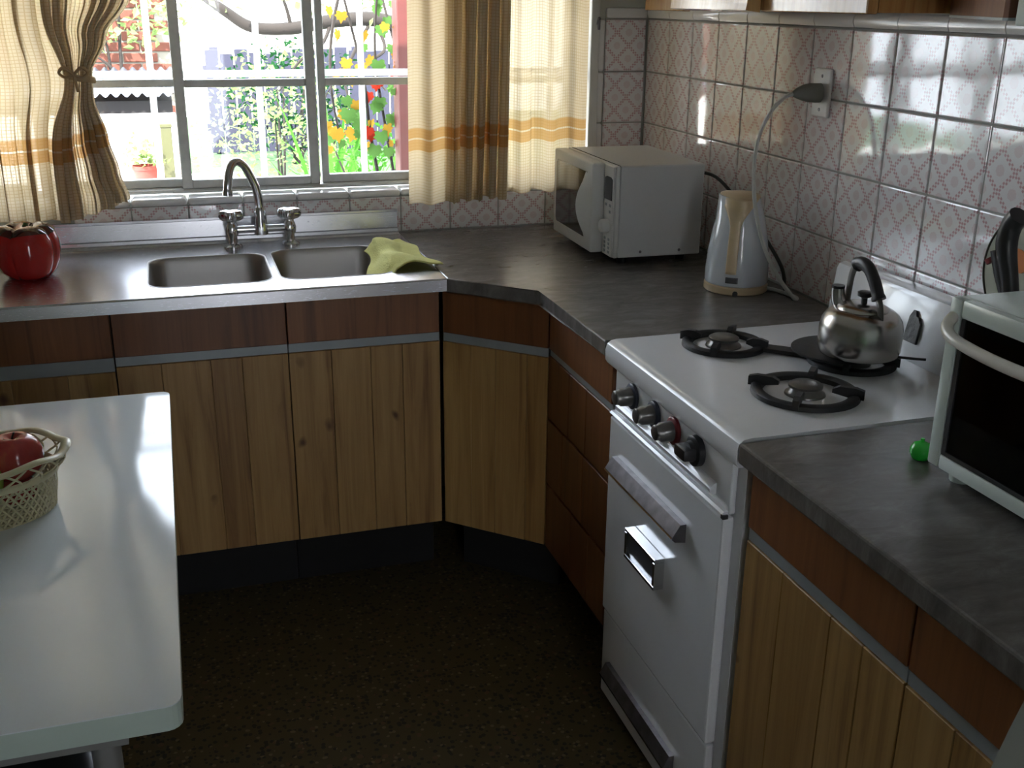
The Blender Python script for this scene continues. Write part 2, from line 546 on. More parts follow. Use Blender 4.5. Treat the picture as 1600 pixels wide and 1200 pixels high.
box(bm, XL, -1.20, YF - .15, YF, 0, H); box(bm, -.98, XR, YF - .15, YF, 0, H); box(bm, -1.20, -.98, YF - .15, YF, 2.05, H)
struct(obj('wall_front', bm, 'wall'), 'plain wall behind the viewer')

# grout beds behind the tiles
obj('grout_bed', B(.002, XR, -3.0, 0, CT - .05, 1.452), 'grout', wall_right)
bm = newbm(); box(bm, -.135, 0, .002, .008, CT - .05, 1.452); box(bm, WX0, -.135, .002, .008, CT - .05, WZ0)
obj('grout_bed', bm, 'grout', wall_back)

def tilemesh(w, h, u0=0, v0=0, axis='x'):
    """tile with bevelled edge; local origin at its lower corner, front face towards -x (axis x, runs along -y) or -y (axis y, runs along +x)"""
    bm = newbm(); uvl = bm.loops.layers.uv.verify()
    g = .0014; e = .003; d = .006
    def P(a, z, dep):
        return (-dep + .006, -a, z) if axis == 'x' else (a, -dep + .006, z)
    rings = [(g, 0), (g, d * .55), (g + e * .35, d * .85), (g + e, d)]
    vs = []
    for ins, dep in rings:
        vs.append([bm.verts.new(P(a, z, dep)) for a, z in ((ins, ins), (w - ins, ins), (w - ins, h - ins), (ins, h - ins))])
    faces = [bm.faces.new(vs[-1])]
    for A, Bq in zip(vs, vs[1:]):
        for i in range(4):
            faces.append(bm.faces.new((A[i], A[(i + 1) % 4], Bq[(i + 1) % 4], Bq[i])))
    for f in faces:
        for lp in f.loops:
            c = lp.vert.co
            a = -c.y if axis == 'x' else c.x
            lp[uvl].uv = (u0 + a / .15, v0 + c.z / .15)
    me = mesh('tile', bm, 'tile', False)
    return me
tm = tilemesh(.15, .15)
for k in range(20):
    for r in range(4):
        inst('tile', tm, wall_right, (0, -.15 * k, 1.30 - .15 * r), (0, random.uniform(-.0025, .0025), random.uniform(-.003, .003)))
# rounded cap row on the right wall
def bullmesh(L, axis):
    bm = newbm()
    prof = [(.006, 0), (0, .002), (-.004, .012), (-.003, .022), (.003, .03), (.012, .033), (.03, .034), (.03, 0)]
    prof = [(p[0], p[1]) for p in prof]
    if axis == 'x':
        prism(bm, [(p[0], p[1]) for p in prof], -.0012, -L + .0012, 'y')
    return mesh('cap_tile', bm, 'bullnose', True, 35)
cm = bullmesh(.15, 'x')
for k in range(20):
    inst('cap_tile', cm, wall_right, (0, -.15 * k, 1.4515))
# back wall, right of the window
tb = tilemesh(.131, .15, 0, 0, 'y')
for r in range(4):
    inst('tile', tb, wall_back, (-.135, 0, 1.30 - .15 * r))
bm = newbm(); box(bm, 0, .131, -.003, .02, 0, .03, .006, 2)
cb = mesh('cap_tile', bm, 'bullnose', True, 35)
inst('cap_tile', cb, wall_back, (-.134, 0, 1.452))
bm = newbm(); box(bm, -.022, 0, -.003, .012, 0, .147, .007, 3)
eb = mesh('edge_tile', bm, 'bullnose', True, 35)
for r in range(4):
    inst('edge_tile', eb, wall_back, (-.136, 0, 1.302 - .15 * r))
# row below the sill
ts = tilemesh(.15, .105, 0, .3, 'y')
sl = newbm(); box(sl, .0012, .1488, -.006, .075, 0, .02, .008, 3)
slm = mesh('sill_tile', sl, 'bullnose', True, 35)
for k in range(10):
    x = -.314 - .15 * k
    inst('tile', ts, wall_back, (x, 0, CT))
    inst('sill_tile', slm, wall_back, (x, 0, .955))
# white jamb board between curtain and tiles
struct(obj('trim_1', B(-.185, -.158, -.012, .07, .978, 2.3, bev=.003), 'jamb'), 'white painted board beside the window')
bm = newbm()
box(bm, -.166, -.160, -.02, -.011, 1.42, 1.455, .001)
tube(bm, smoothpath([(-.163, -.018, 1.45), (-.168, -.03, 1.455), (-.176, -.034, 1.445), (-.176, -.03, 1.435)]), .002, 6)
tag(obj('wall_hook', bm, 'darkmetal', smooth=True), 'small dark metal hook on the white board beside the tiles', 'hook')

# ------------------------------------------------------------------ window
win = bpy.data.objects.new('window_1', None); C.objects.link(win)
win.location = (0, 0, 0); struct(win, 'weathered white window of several sashes')
def bar(name, *a, bev=.003):
    return obj(name, B(*a, bev=bev), 'frame', win)
bar('window_frame', WX0, WX1 - .03, .080, .15, .9755, .986)
bar('window_frame', WX0, WX1 - .03, .075, .15, WZ1 - .03, WZ1)
bar('window_frame', WX0, WX0 + .03, .075, .15, .992, WZ1 - .03)
bar('window_frame', WX1 - .03, WX1, .075, .15, .978, WZ1 - .03)
edges = [(-2.02, -1.755), (-1.745, -1.345), (-1.372, -.984), (-.976, -.60), (-.592, -.20)]
pm = None
for i, (a, b) in enumerate(edges):
    yo = (.098, .116, .084, .100, .098)[i]
    s = .028 if i == 2 else .022
    bar('stile', a, a + s, yo, yo + .03, .9865, WZ1 - .03)
    bar('stile', b - s, b, yo, yo + .03, .9865, WZ1 - .03)
    bar('rail', a + s, b - s, yo, yo + .03, .9865, 1.010)
    bar('rail', a + s, b - s, yo, yo + .03, WZ1 - .06, WZ1 - .03)
    for zb in (1.263, 1.56, 1.85):
        bar('glazing_bar', a + s, b - s, yo + .003, yo + .027, zb, zb + .021)
    zz = [1.010, 1.263, 1.56, 1.85, WZ1 - .06]
    for k in range(4):
        z0 = zz[k] + (.021 if k else 0)
        obj('pane', B(a + s, b - s, yo + .013, yo + .017, z0, zz[k + 1]), 'glass', win)
# window catch ledge (old putty shelf)
bar('drip_rail', -1.40, -.60, .073, .0795, .9755, .984, bev=.002)

# security bars outside
gr = thing('window_grille', 'white painted security bars outside the window', 'grille', (0, .30, 0))
xs = [-2.03, -1.735, -1.43, -1.125, -.815, -.51, -.2]
for x in xs:
    bm = newbm(); tube(bm, [(x, 0, .93), (x, 0, 2.2)], .0095, 8)
    obj('upright_bar', bm, 'bars', gr, True)
for z in (1.276, 1.75, 2.1):
    bm = newbm(); box(bm, -2.06, -.16, -.006, .006, z, z + .02)
    obj('cross_bar', bm, 'bars', gr)
for x, z in ((-2.06, 1.175), (-.16, 1.175), (-2.06, 2.11), (-.16, 2.11)):
    obj('bracket', B(x - .01, x + .01, -.095, .006, z - .01, z + .01), 'bars', gr)

# ------------------------------------------------------------------ curtains
def interp(tab, x):
    if x <= tab[0][0]: return tab[0][1]
    for (a, b), (c, d) in zip(tab, tab[1:]):
        if x <= c:
            t = (x - a) / (c - a); t = t * t * (3 - 2 * t)
            return b + (d - b) * t
    return tab[-1][1]
def curtain_mesh(xl, xr, hem, ztop, y0, folds, amp, full, bm, nu=150, nv=46, ampz=None):
    """xl, xr: functions of z; folds: function s->phase; full: cloth width in metres"""
    def pos(s, t):
        zb = hem(s)
        z = zb + (ztop - zb) * t
        a, b = xl(z), xr(z)
        ph = folds(s)
        A = amp(s) * (ampz(z, s) if ampz else 1)
        return (a + (b - a) * s + .25 * A * math.sin(2 * ph + .8 + z), y0 + A * math.sin(ph + .35 * math.sin(z * 4 + s * 7)) + .25 * A * math.sin(2.3 * ph + 1), z)
    gridsurf(bm, nu, nv, pos, lambda s, t: (s * full, (ztop - hem(s)) * t))
lc = thing('curtain', 'checked cream curtain tied back at the left of the window', 'curtain', (0, 0, 0), 0, 'checked kitchen curtains')
bm = newbm()
xrt = [(.93, -1.512), (.985, -1.508), (1.06, -1.528), (1.15, -1.548), (1.25, -1.572), (1.31, -1.570), (1.40, -1.525), (1.50, -1.458), (1.7, -1.36), (2.1, -1.22)]
def left_pos(s, t):
    hem = .925 + .022 * s + .045 * max(0, (s - .66) / .34) ** 1.4 + .004 * math.sin(s * 70)
    z = hem + (2.12 - hem) * t
    xr = interp(xrt, z)
    tight = math.exp(-((z - 1.30) / .10) ** 2)
    xm = -1.675 + .045 * tight + .10 * max(0, z - 1.32)
    k = .62
    if s < k:
        xf = -1.675 + .06 * max(0, z - 1.32)
        x = -2.28 + (xf + 2.28) * s / k + (xm - xf) * (s / k) ** 5
    else:
        x = xm + (xr - xm) * (s - k) / (1 - k)
    ph = 2 * PI * (14.0 * s + 9 * max(0, s - k))
    A = .028 + .010 * math.sin(23 * s) if s < k else .028 + .010 * math.sin(23 * s) - .012 * min(1, (s - k) / .12)
    A *= 1 - .55 * tight * max(0, min(1, (s - .45) / .2))
    sn = math.sin(ph + .5 * (z - 1.2) * math.sin(31 * s))
    return (x + .45 * A * math.sin(2 * ph + .6), -.052 + A * (abs(sn) ** .75 * (1 if sn > 0 else -1)), z)
gridsurf(bm, 300, 60, left_pos, lambda s, t: (s * 1.9, 1.18 * t))
obj('cloth', bm, 'curtain', lc, True, 180)
bm = newbm()
tube(bm, smoothpath([(-1.578, -.080, 1.300), (-1.60, -.094, 1.303), (-1.618, -.090, 1.308), (-1.630, -.080, 1.312), (-1.634, -.05, 1.314), (-1.63, -.012, 1.312), (-1.60, -.008, 1.305), (-1.580, -.012, 1.297), (-1.566, -.045, 1.295), (-1.578, -.080, 1.300)]), .006, 8, flat=(1.3, .5), ref=(0, 0, 1))
obj('tieback', bm, 'curtain', lc, True)
bm = newbm()
for sg in (-1, 1):
    tube(bm, smoothpath([(-1.612, -.094, 1.312), (-1.612 + sg * .02, -.1, 1.33), (-1.612 + sg * .034, -.1, 1.318), (-1.612 + sg * .02, -.098, 1.306), (-1.612, -.094, 1.312)], 4), .004, 6)
tube(bm, [(-1.612, -.094, 1.312), (-1.605, -.1, 1.27)], .004, 6)
obj('bow', bm, 'curtain', lc, True)
c2 = thing('curtain', 'checked cream curtain hanging right of the window panes, bunched at its edge', 'curtain', (0, 0, 0), 0, 'checked kitchen curtains')
bm = newbm()
curtain_mesh(lambda z: -.742 - .012 * (1.5 - z), lambda z: -.468 + .02 * (z - 1.2) if z < 1.5 else -.462 + .03 * (z - 1.5),
             lambda s: .940 + .014 * s + .003 * math.sin(s * 25), 2.12, -.075,
             lambda s: 2 * PI * (2.2 * s + 6.0 * max(0, s - .33) ** 1.2 + .2), lambda s: .016 + .02 * min(1, max(0, (s - .25) / .3)), .8, bm, 170, 50)
obj('cloth', bm, 'curtain', c2, True, 180)
bm = newbm()        # turned-back inner layer
curtain_mesh(lambda z: -.655, lambda z: -.475,
             lambda s: .955 + .006 * math.sin(s * 12), 2.12, -.022,
             lambda s: 2 * PI * (3.4 * s), lambda s: .012, .45, bm, 70, 40)
obj('lining', bm, 'curtain', c2, True, 180)
c3 = thing('curtain', 'checked cream curtain hanging behind the microwave beside the tiles', 'curtain', (0, 0, 0), 0, 'checked kitchen curtains')
bm = newbm()
curtain_mesh(lambda z: -.475, lambda z: -.195 + .0 * z, lambda s: .957 + .004 * math.sin(s * 18), 2.12, -.026,
             lambda s: 2 * PI * (3.6 * s ** .9 + .6), lambda s: .013 - .006 * s, .42, bm, 120, 50)
obj('cloth', bm, 'curtain', c3, True, 180)
bm = newbm(); tube(bm, [(-2.34, -.05, 2.13), (-.17, -.05, 2.13)], .009, 10)
rod = thing('curtain_rod', 'thin curtain rod above the window', 'rod', (0, 0, 0))
obj('pole', bm, 'chrome', rod, True)
for x in (-2.3, -.9, -.2):
    obj('bracket', B(x - .008, x + .008, -.055, .008, 2.125, 2.15), 'chrome', rod)

# ------------------------------------------------------------------ base cabinets
CTU = .815          # underside of worktops
def boards(door, x0, x1, y0, y1, z0, z1, n, mat, seed):
    rnd = random.Random(seed)
    ws = [rnd.uniform(.7, 1.3) for _ in range(n)]
    t = sum(ws); x = x0
    for w in ws:
        w = w / t * (x1 - x0)
        obj('board', B(x + .0004, x + w - .0004, y0 + rnd.uniform(0, .0006), y1, z0, z1, bev=.0012, seg=1), mat, door)
        x += w
def cabinet(name, label, loc, rz, W, rows, depth=.52, ctop=CTU - .001, shape=None, base=.17, plinth=True, strip=(.683, .705), group=None):
    """local frame: x along the front, y inwards, z up.  rows: list of (z0,z1,material,nboards,kind,x0,x1)"""
    t = thing(name, label, 'cabinet', loc, rz, group)
    bm = newbm()
    if shape:
        prism(bm, shape, base, CTU - .001, 'z')
    else:
        box(bm, .001, W - .001, .020, depth, base, ctop)
    obj('carcass', bm, 'seam', t)
    if plinth:
        bm = newbm()
        box(bm, .001, W - .001, .105, .12, 0, base)
        obj('toe_kick', bm, 'toe', t)
    if strip:
        obj('grip_strip', B(.001, W - .001, .004, .0195, strip[0], strip[1]), 'alu', t)
    for k, (z0, z1, mat, nb, kind, x0, x1) in enumerate(rows):
        d = obj(kind, B(x0 + .002, x1 - .002, .007, .0195, z0 + .0015, z1 - .0015), mat, t)
        if nb:
            boards(d, x0 + .0007, x1 - .0007, 0, .0069, z0 + .001, z1 - .001, nb, mat, hash((round(loc[0] * 100), round(loc[1] * 100), k)) % 1000)
        else:
            d.data = mesh(kind, B(x0 + .0015, x1 - .0015, 0, .0195, z0 + .001, z1 - .001, bev=.0015, seg=1), mat)
    return t
GA = 'pine base cabinets of the kitchen run'
def simple_rows(W, n, ztop=.683):
    return [(.705, .813, 'redwood', 0, 'drawer', 0, W), (.172, ztop, 'pine', n, 'door', 0, W)]
cabinet('base_cabinet', 'pine base cabinet at the left end of the sink worktop', (-2.36, -.566, 0), 0, .398, simple_rows(.398, 4, .672), group=GA, strip=(.672, .705))
cabinet('base_cabinet', 'pine base cabinet under the worktop behind the white table', (-1.961, -.566, 0), 0, .394, simple_rows(.394, 4, .672), group=GA, strip=(.672, .705))
cabinet('base_cabinet', 'knotty pine base cabinet under the left sink bowl', (-1.566, -.566, 0), 0, .398, simple_rows(.398, 4), group=GA, ctop=.692)
cabinet('base_cabinet', 'knotty pine base cabinet under the right sink bowl and cloth', (-1.168, -.566, 0), 0, .381, simple_rows(.381, 4), group=GA, ctop=.692)
# diagonal corner cabinet
p1, p2 = Vector((-.782, -.569)), Vector((-.568, -.772))
L = (p2 - p1).length; ang = math.atan2(p2.y - p1.y, p2.x - p1.x)
cabinet('corner_cabinet', 'narrow pine corner cabinet set diagonally between the two runs', (p1.x, p1.y, 0), ang, L,
        simple_rows(L, 4), shape=[(.004, .021), (L - .004, .021), (L - .03, .06), (.03, .06)], group=GA, plinth=True)
# drawer stack beside the stove
W = .396
cabinet('drawer_unit', 'wooden four-drawer unit between the corner cabinet and the stove', (-.567, -.774, 0), -PI / 2, W,
        [(.705, .813, 'redwood', 0, 'drawer', 0, W), (.528, .690, 'redwood', 3, 'drawer', 0, W), (.352, .524, 'redwood', 3, 'drawer', 0, W), (.172, .348, 'redwood', 3, 'drawer', 0, W)],
        depth=.55, strip=(.690, .705), group=GA)
# right of the stove
cabinet('base_cabinet', 'pine base cabinet next to the stove below the toaster oven', (-.567, -1.742, 0), -PI / 2, .408, simple_rows(.408, 4), depth=.55, group=GA)
cabinet('base_cabinet', 'pine base cabinet at the right edge of the photo', (-.567, -2.151, 0), -PI / 2, .42, simple_rows(.42, 4), depth=.55, group=GA)
cabinet('base_cabinet', 'pine base cabinet nearest the viewer, at the end of the run', (-.567, -2.572, 0), -PI / 2, .42, simple_rows(.42, 4), depth=.55, group=GA)

# ------------------------------------------------------------------ worktops
bm = newbm()
prism(bm, [(-.7735, -.001), (-.001, -.001), (-.001, -1.172), (-.589, -1.172), (-.589, -.760), (-.7735, -.588)][::-1], CTU, CT, 'z', .004)
w1 = tag(obj('worktop', bm, 'laminate'), 'grey slate-look worktop in the corner under the microwave and white kettle', 'worktop')
bm = newbm()
box(bm, -.589, -.001, -3.0, -1.731, CTU, CT, .004)
tag(obj('worktop', bm, 'laminate'), 'grey slate-look worktop right of the stove under the toaster oven', 'worktop')

# stainless sink top
st = thing('sink_worktop', 'stainless steel worktop with two sink bowls below the window', 'sink', (0, 0, 0))
def rrect(x0, x1, y0, y1, r, n=6):
    pts = []
    for cx, cy, a in ((x1 - r, y1 - r, 0), (x0 + r, y1 - r, 90), (x0 + r, y0 + r, 180), (x1 - r, y0 + r, 270)):
        for i in range(n + 1):
            t = R(a + 90 * i / n)
            pts.append((cx + r * math.cos(t), cy + r * math.sin(t)))
    return pts
bowls = [(-1.478, -1.184, -.500, -.185), (-1.164, -.880, -.500, -.165)]
SX0, SX1, SY0, SY1 = -2.36, -.7745, -.588, -.004
bm = newbm()
def loop(bm, pts, z):
    vs = [bm.verts.new((p[0], p[1], z)) for p in pts]
    return vs, [bm.edges.new((vs[i], vs[(i + 1) % len(vs)])) for i in range(len(vs))]
ov, oe = loop(bm, [(SX0, SY0), (SX1, SY0), (SX1, SY1), (SX0, SY1)], CT)
alle = list(oe)
for x0, x1, y0, y1 in bowls:
    alle += loop(bm, rrect(x0, x1, y0, y1, .05), CT)[1]
bmesh.ops.triangle_fill(bm, use_beauty=True, edges=alle)
# front lip and edges
def quad(bm, *p):
    return bm.faces.new([bm.verts.new(q) for q in p])
quad(bm, (SX0, SY0, CT), (SX1, SY0, CT), (SX1, SY0 - .004, CT - .004), (SX0, SY0 - .004, CT - .004))
quad(bm, (SX0, SY0 - .004, CT - .004), (SX1, SY0 - .004, CT - .004), (SX1, SY0 - .004, CTU + .003), (SX0, SY0 - .004, CTU + .003))
quad(bm, (SX0, SY0 - .004, CTU + .003), (SX1, SY0 - .004, CTU + .003), (SX1, SY0 + .02, CTU + .003), (SX0, SY0 + .02, CTU + .003))
quad(bm, (SX0, SY0 - .004, CT - .004), (SX0, SY1, CT), (SX0, SY1, CTU + .003), (SX0, SY0 - .004, CTU + .003))
bmesh.ops.remove_doubles(bm, verts=bm.verts, dist=1e-5)
obj('steel_top', bm, 'steel', st)
for i, (x0, x1, y0, y1) in enumerate(bowls):
    bm = newbm()
    rings = []
    for ins, z in ((-.0035, .0), (-.003, .0012), (0, .0008), (.002, -.003), (.006, -.02), (.012, -.09), (.02, -.125), (.035, -.14), (.06, -.146)):
        rings.append([bm.verts.new((p[0], p[1], CT + z)) for p in rrect(x0 + ins, x1 - ins, y0 + ins, y1 - ins, max(.02, .05 - ins * .3))])
    for A, Bq in zip(rings, rings[1:]):
        for k in range(len(A)):
            bm.faces.new((A[k], A[(k + 1) % len(A)], Bq[(k + 1) % len(A)], Bq[k]))
    bm.faces.new(rings[-1])
    b = obj('sink_bowl', bm, 'satin', st, True, 60)
    bm = newbm(); cx, cy = (x0 + x1) / 2, (y0 + y1) / 2
    lathe(bm, [(.0, CT - .1445), (.02, CT - .1445), (.032, CT - .1435), (.036, CT - .1452)], 20, cx, cy, cap=False)
    obj('drain', bm, 'chrome', b, True)
bm = newbm()        # ribbed upstand against the wall
prism(bm, [(-.0005, CT + .0005), (-.040, CT + .0005), (-.036, CT + .006), (-.026, CT + .008), (-.024, CT + .016), (-.016, CT + .018), (-.014, CT + .062), (-.018, CT + .064), (-.018, CT + .07), (-.0005, CT + .07)], SX0, SX1 - .004, 'x')
for f in bm.faces: pass
obj('upstand', bm, 'steel', st)

# ------------------------------------------------------------------ tap
fa = thing('mixer_tap', 'chrome bridge mixer tap with cross handles and tall curved spout', 'tap', (-1.177, -.092, CT))
bm = newbm(); tube(bm, [(-.078, 0, .048), (.078, 0, .048)], .0105, 12)
obj('bridge', bm, 'chrome', fa, True)
for sx in (-1, 1):
    x = sx * .078
    bm = newbm()
    lathe(bm, [(.026, 0), (.026, .004), (.021, .009), (.0135, .012), (.0125, .03), (.017, .036), (.018, .05), (.015, .062), (.0125, .066), (.0125, .074)], 20, x, 0)
    pl = obj('valve_body', bm, 'chrome', fa, True)
    bm = newbm()
    def hf(th, r, z, x=x):
        k = 1 + .22 * math.cos(4 * th + .6)
        return (x + r * k * math.cos(th), r * k * math.sin(th), z)
    lathe(bm, [(.010, .070), (.021, .074), (.0275, .082), (.028, .094), (.024, .101), (.012, .104)], 32, fn=hf)
    obj('cross_handle', bm, 'chrome', pl, True)
bm = newbm()
lathe(bm, [(.019, .033), (.020, .045), (.017, .07), (.0165, .095), (.0125, .108)], 20, 0, 0)
obj('spout_base', bm, 'chrome', fa, True)
bm = newbm()
sp = smoothpath([(0, 0, .10), (-.004, -.003, .15), (-.018, -.012, .19), (-.034, -.024, .222), (-.052, -.04, .238), (-.068, -.055, .234), (-.078, -.066, .212), (-.084, -.074, .18), (-.086, -.076, .155)])
tube(bm, sp, lambda t: .0122 - .001 * math.sin(t * PI) + (.0015 if t > .93 else 0), 12)
obj('spout', bm, 'chrome', fa, True)

# ------------------------------------------------------------------ yellow cloth over the right bowl
bm = newbm()
rnd = random.Random(3)
ph = [rnd.uniform(0, 6) for _ in range(6)]
def clothpos(s, t):
    c00, c10, c11, c01 = Vector((-.945, -.500)), Vector((-.765, -.475)), Vector((-.795, -.150)), Vector((-.905, -.205))
    p = c00 * (1 - s) * (1 - t) + c10 * s * (1 - t) + c11 * s * t + c01 * (1 - s) * t
    x, y = p.x + .008 * math.sin(9 * t + ph[0]), p.y + .008 * math.sin(8 * s + ph[1])
    fold = .010 * (1 + math.sin(3.2 * s * PI + 2 * t + ph[2])) * (1 - .7 * s) + .006 * (1 + math.sin(11 * t + 4 * s + ph[3]))
    z = CT + .0045 + fold * (1 - max(0, s - .75) * 2.2)
    if x < -.885:
        z = min(z, CT + .018) - max(0, -.885 - x) * .95
    if t < .12 and x < -.88: z -= .005
    return (x, y, z)
gridsurf(bm, 40, 40, clothpos)
o = tag(obj('dishcloth', bm, 'cloth', None, True, 180), 'rumpled yellow dishcloth lying over the edge of the right sink bowl', 'cloth')
sm = o.modifiers.new('solid', 'SOLIDIFY'); sm.thickness = .003; sm.offset = 1

# ------------------------------------------------------------------ red pepper jar
pp = thing('pepper_jar', 'red glazed ceramic jar shaped like a bell pepper', 'jar', (-1.752, -.305, CT), R(20))
pp.scale = (1.17, 1.17, 1.0)
prof = [(.0, .0), (.030, .0), (.044, .004), (.056, .02), (.064, .045), (.067, .07), (.0655, .092), (.057, .110), (.046, .121), (.034, .123)]
def pf(th, r, z):
    lob = abs(math.cos(2.0 * th)) ** .42
    k = 1 - .13 * (1 - lob) * min(1, r / .03)
    return (r * k * math.cos(th), r * k * math.sin(th), z + (.010 * (lob - .5) if z > .1 else 0) - (0 if z > .02 else 0))
bm = newbm(); lathe(bm, [p for p in prof if p[0] > 0], 80, fn=pf)
obj('body', bm, 'pepper', pp, True, 180)
bm = newbm(); lathe(bm, [(.0585, .1085), (.0475, .1215), (.035, .1245), (.020, .116), (.012, .112)], 80, fn=lambda th, r, z: (lambda p: (p[0] * 1.012, p[1] * 1.012, p[2] + .0012))(pf(th, r, z)), cap=False)
obj('dark_glaze_top', bm, 'pepperdark', pp, True, 180)
bm = newbm(); tube(bm, smoothpath([(0, 0, .112), (.002, .001, .122), (.006, .004, .130)]), lambda t: .008 - .003 * t, 10)
obj('stem', bm, 'stem', pp, True)

# ------------------------------------------------------------------ microwave
mw = thing('microwave_oven', 'white countertop microwave standing in the corner', 'microwave', (-.315, -.190, CT), R(-91.5))
MW, MD, MZ0, MZ1 = .385, .245, .02, .257
bm = newbm(); box(bm, 0, MW, .012, MD, MZ0, MZ1, .004)
obj('housing', bm, 'mwbody', mw)
obj('front_bezel', B(0, MW, 0, .0118, MZ0, MZ1, bev=.003), 'whiteplastic', mw)
bm = newbm(); box(bm, -.004, .312, -.038, -.001, MZ0 + .001, MZ1 - .001, .006, 3)
dr = obj('door', bm, 'whiteplastic', mw, True, 40)
bm = newbm()
wp = []
for i in range(15):
    t = i / 14; z = MZ0 + .035 + t * (MZ1 - MZ0 - .063)
    wp.append((.282 - .052 * math.sin(PI * (.04 + .92 * t)) ** 1.0, z))
poly = [(.022, MZ0 + .045), (.030, MZ0 + .035)] + wp + [(.030, MZ1 - .028), (.022, MZ1 - .036)]
prism(bm, poly, -.0395, -.037, 'y')
obj('door_window', bm, 'blackglass', dr)
bm = newbm()        # crescent pull
for i, (x, z) in enumerate(wp):
    pass
inner = [(.300, z) for _, z in wp]
n = len(wp)
fr = [bm.verts.new((x - .002, -.0385 - .004, z)) for x, z in wp]
md = [bm.verts.new(((x * .55 + .300 * .45), -.0385 - .022 * math.sin(PI * i / (n - 1)) - .004, z)) for i, (x, z) in enumerate(wp)]
bk = [bm.verts.new((.302, -.0385, z)) for _, z in wp]
b0 = [bm.verts.new((x - .002, -.0375, z)) for x, z in wp]
for A, Bq in ((b0, fr), (fr, md), (md, bk), (bk, b0)):
    for i in range(n - 1):
        bm.faces.new((A[i], A[i + 1], Bq[i + 1], Bq[i]))
obj('handle', bm, 'whiteplastic', dr, True, 60)
cp = obj('control_panel', B(.316, MW - .003, -.006, -.0003, MZ0 + .002, MZ1 - .002, bev=.002), 'whiteplastic', mw)
bm = newbm(); prism(bm, [(.326, .168), (.376, .168), (.376, .222), (.364, .227), (.338, .227), (.326, .222)], -.0075, -.0055, 'y')
obj('display', bm, 'blackglass', cp)
bm = newbm()
lathe(bm, [(.018, 0), (.018, .010), (.0165, .018), (.0145, .020)], 24)
kn = obj('knob', bm, 'whiteplastic', cp, True)
kn.rotation_euler = (PI / 2, 0, 0); kn.location = (.350, -.0062, .100)
bmb = B(-.006, .006, -.0015, 0, -.0035, .0035, bev=.001, seg=1)
bme = mesh('button', bmb, 'alu')
for r, z in enumerate((.154, .138, .066, .055, .044, .033)):
    for cxb in ((.336, .364) if r != 1 else (.364,)):
        inst('button', bme, cp, (cxb, -.0058, z))
bm = newbm(); box(bm, .004, MW - .004, .0118, .0125, MZ0 + .003, MZ1 + .0005)
obj('seam_line', bm, 'seam', mw)
for y in (.075, .185):
    bm = newbm(); lathe(bm, [(.004, 0), (.0035, .0015), (.001, .002)], 10)
    sc = obj('screw', bm, 'darkmetal', mw, True); sc.rotation_euler = (0, PI / 2, 0); sc.location = (MW - .0003, y, MZ0 + .014)
for x in (.04, MW - .04):
    for y in (.04, MD - .04):
        bm = newbm(); lathe(bm, [(.013, 0), (.015, .0199)], 12, x, y)
        obj('foot', bm, 'blackplastic', mw, True)
bm = newbm()
tube(bm, smoothpath([(-.066, -.50, 1.075), (-.045, -.58, 1.07), (-.028, -.68, 1.02), (-.018, -.78, .965), (-.014, -.88, .90), (-.03, -.93, .8555)]), .0045, 8)
tag(obj('power_cord', bm, 'blackplastic', None, True), 'black power cord running down behind the white electric kettle', 'cord')

# ------------------------------------------------------------------ white electric kettle
ek = thing('electric_kettle', 'white and cream cordless electric kettle on the corner worktop', 'kettle', (-.128, -.868, CT), R(-29))
bm = newbm(); lathe(bm, [(.072, 0), (.0755, .003), (.0755, .017), (.073, .0195)], 40)
bs = obj('power_base', bm, 'cream', ek, True)
bm = newbm(); prism(bm, [(-.006, .0002), (.006, .0002), (.006, .008), (.003, .012), (-.003, .012), (-.006, .008)], -.0768, -.070, 'y')
obj('cable_slot', bm, 'blackplastic', bs)
kp = [(.0735, .0205), (.075, .026), (.0745, .05), (.0715, .09), (.066, .13), (.058, .168), (.0495, .198), (.0445, .214), (.0432, .222)]
def krad(z):
    return interp([(b, a) for a, b in kp], z)
def kfn(th, r, z):
    x, y = r * math.cos(th), r * math.sin(th)
    t = max(0, (z - .17) / .05)
    # pouring lip at the left (local -x)
    k = max(0, -math.cos(th)) ** 6
    return (x - .012 * t * k, y, z + .006 * t * k)
bm = newbm(); lathe(bm, kp, 48, fn=kfn)
obj('body', bm, 'kettlewhite', ek, True, 60)
bm = newbm()
lathe(bm, [(.0425, .2215), (.0405, .2275), (.032, .2315), (.015, .2335), (.002, .234)], 48, fn=lambda th, r, z: (r * math.cos(th) - .010 * max(0, -math.cos(th)) ** 6 * (r / .042), r * math.sin(th), z + .004 * max(0, -math.cos(th)) ** 6 * (r / .042)))
obj('lid', bm, 'cream', ek, True, 60)
bm = newbm()
def strip(s, t):
    z = .052 + t * .171
    wide = .0125 + .040 * max(0, (t - .62) / .38) ** 1.7
    a = -PI / 2 - .18 + (s - .5) * 2 * wide / krad(z)
    rr = krad(z) + .0022 + .0025 * math.sin(PI * s) * (1 - .6 * t)
    return (rr * math.cos(a), rr * math.sin(a), z)
gridsurf(bm, 10, 24, strip)
o = obj('handle_strip', bm, 'cream', ek, True, 180)
md_ = o.modifiers.new('s', 'SOLIDIFY'); md_.thickness = .004
bm = newbm()
def gauge(s, t):
    z = .030 + t * .014
    a = -PI / 2 - .14 + (s - .5) * 2 * .0145 / krad(z)
    rr = krad(z) + .0012
    return (rr * math.cos(a), rr * math.sin(a), z)
gridsurf(bm, 8, 4, gauge)
o = obj('switch', bm, 'darkwin', ek, True, 180)
o.modifiers.new('s', 'SOLIDIFY').thickness = .003
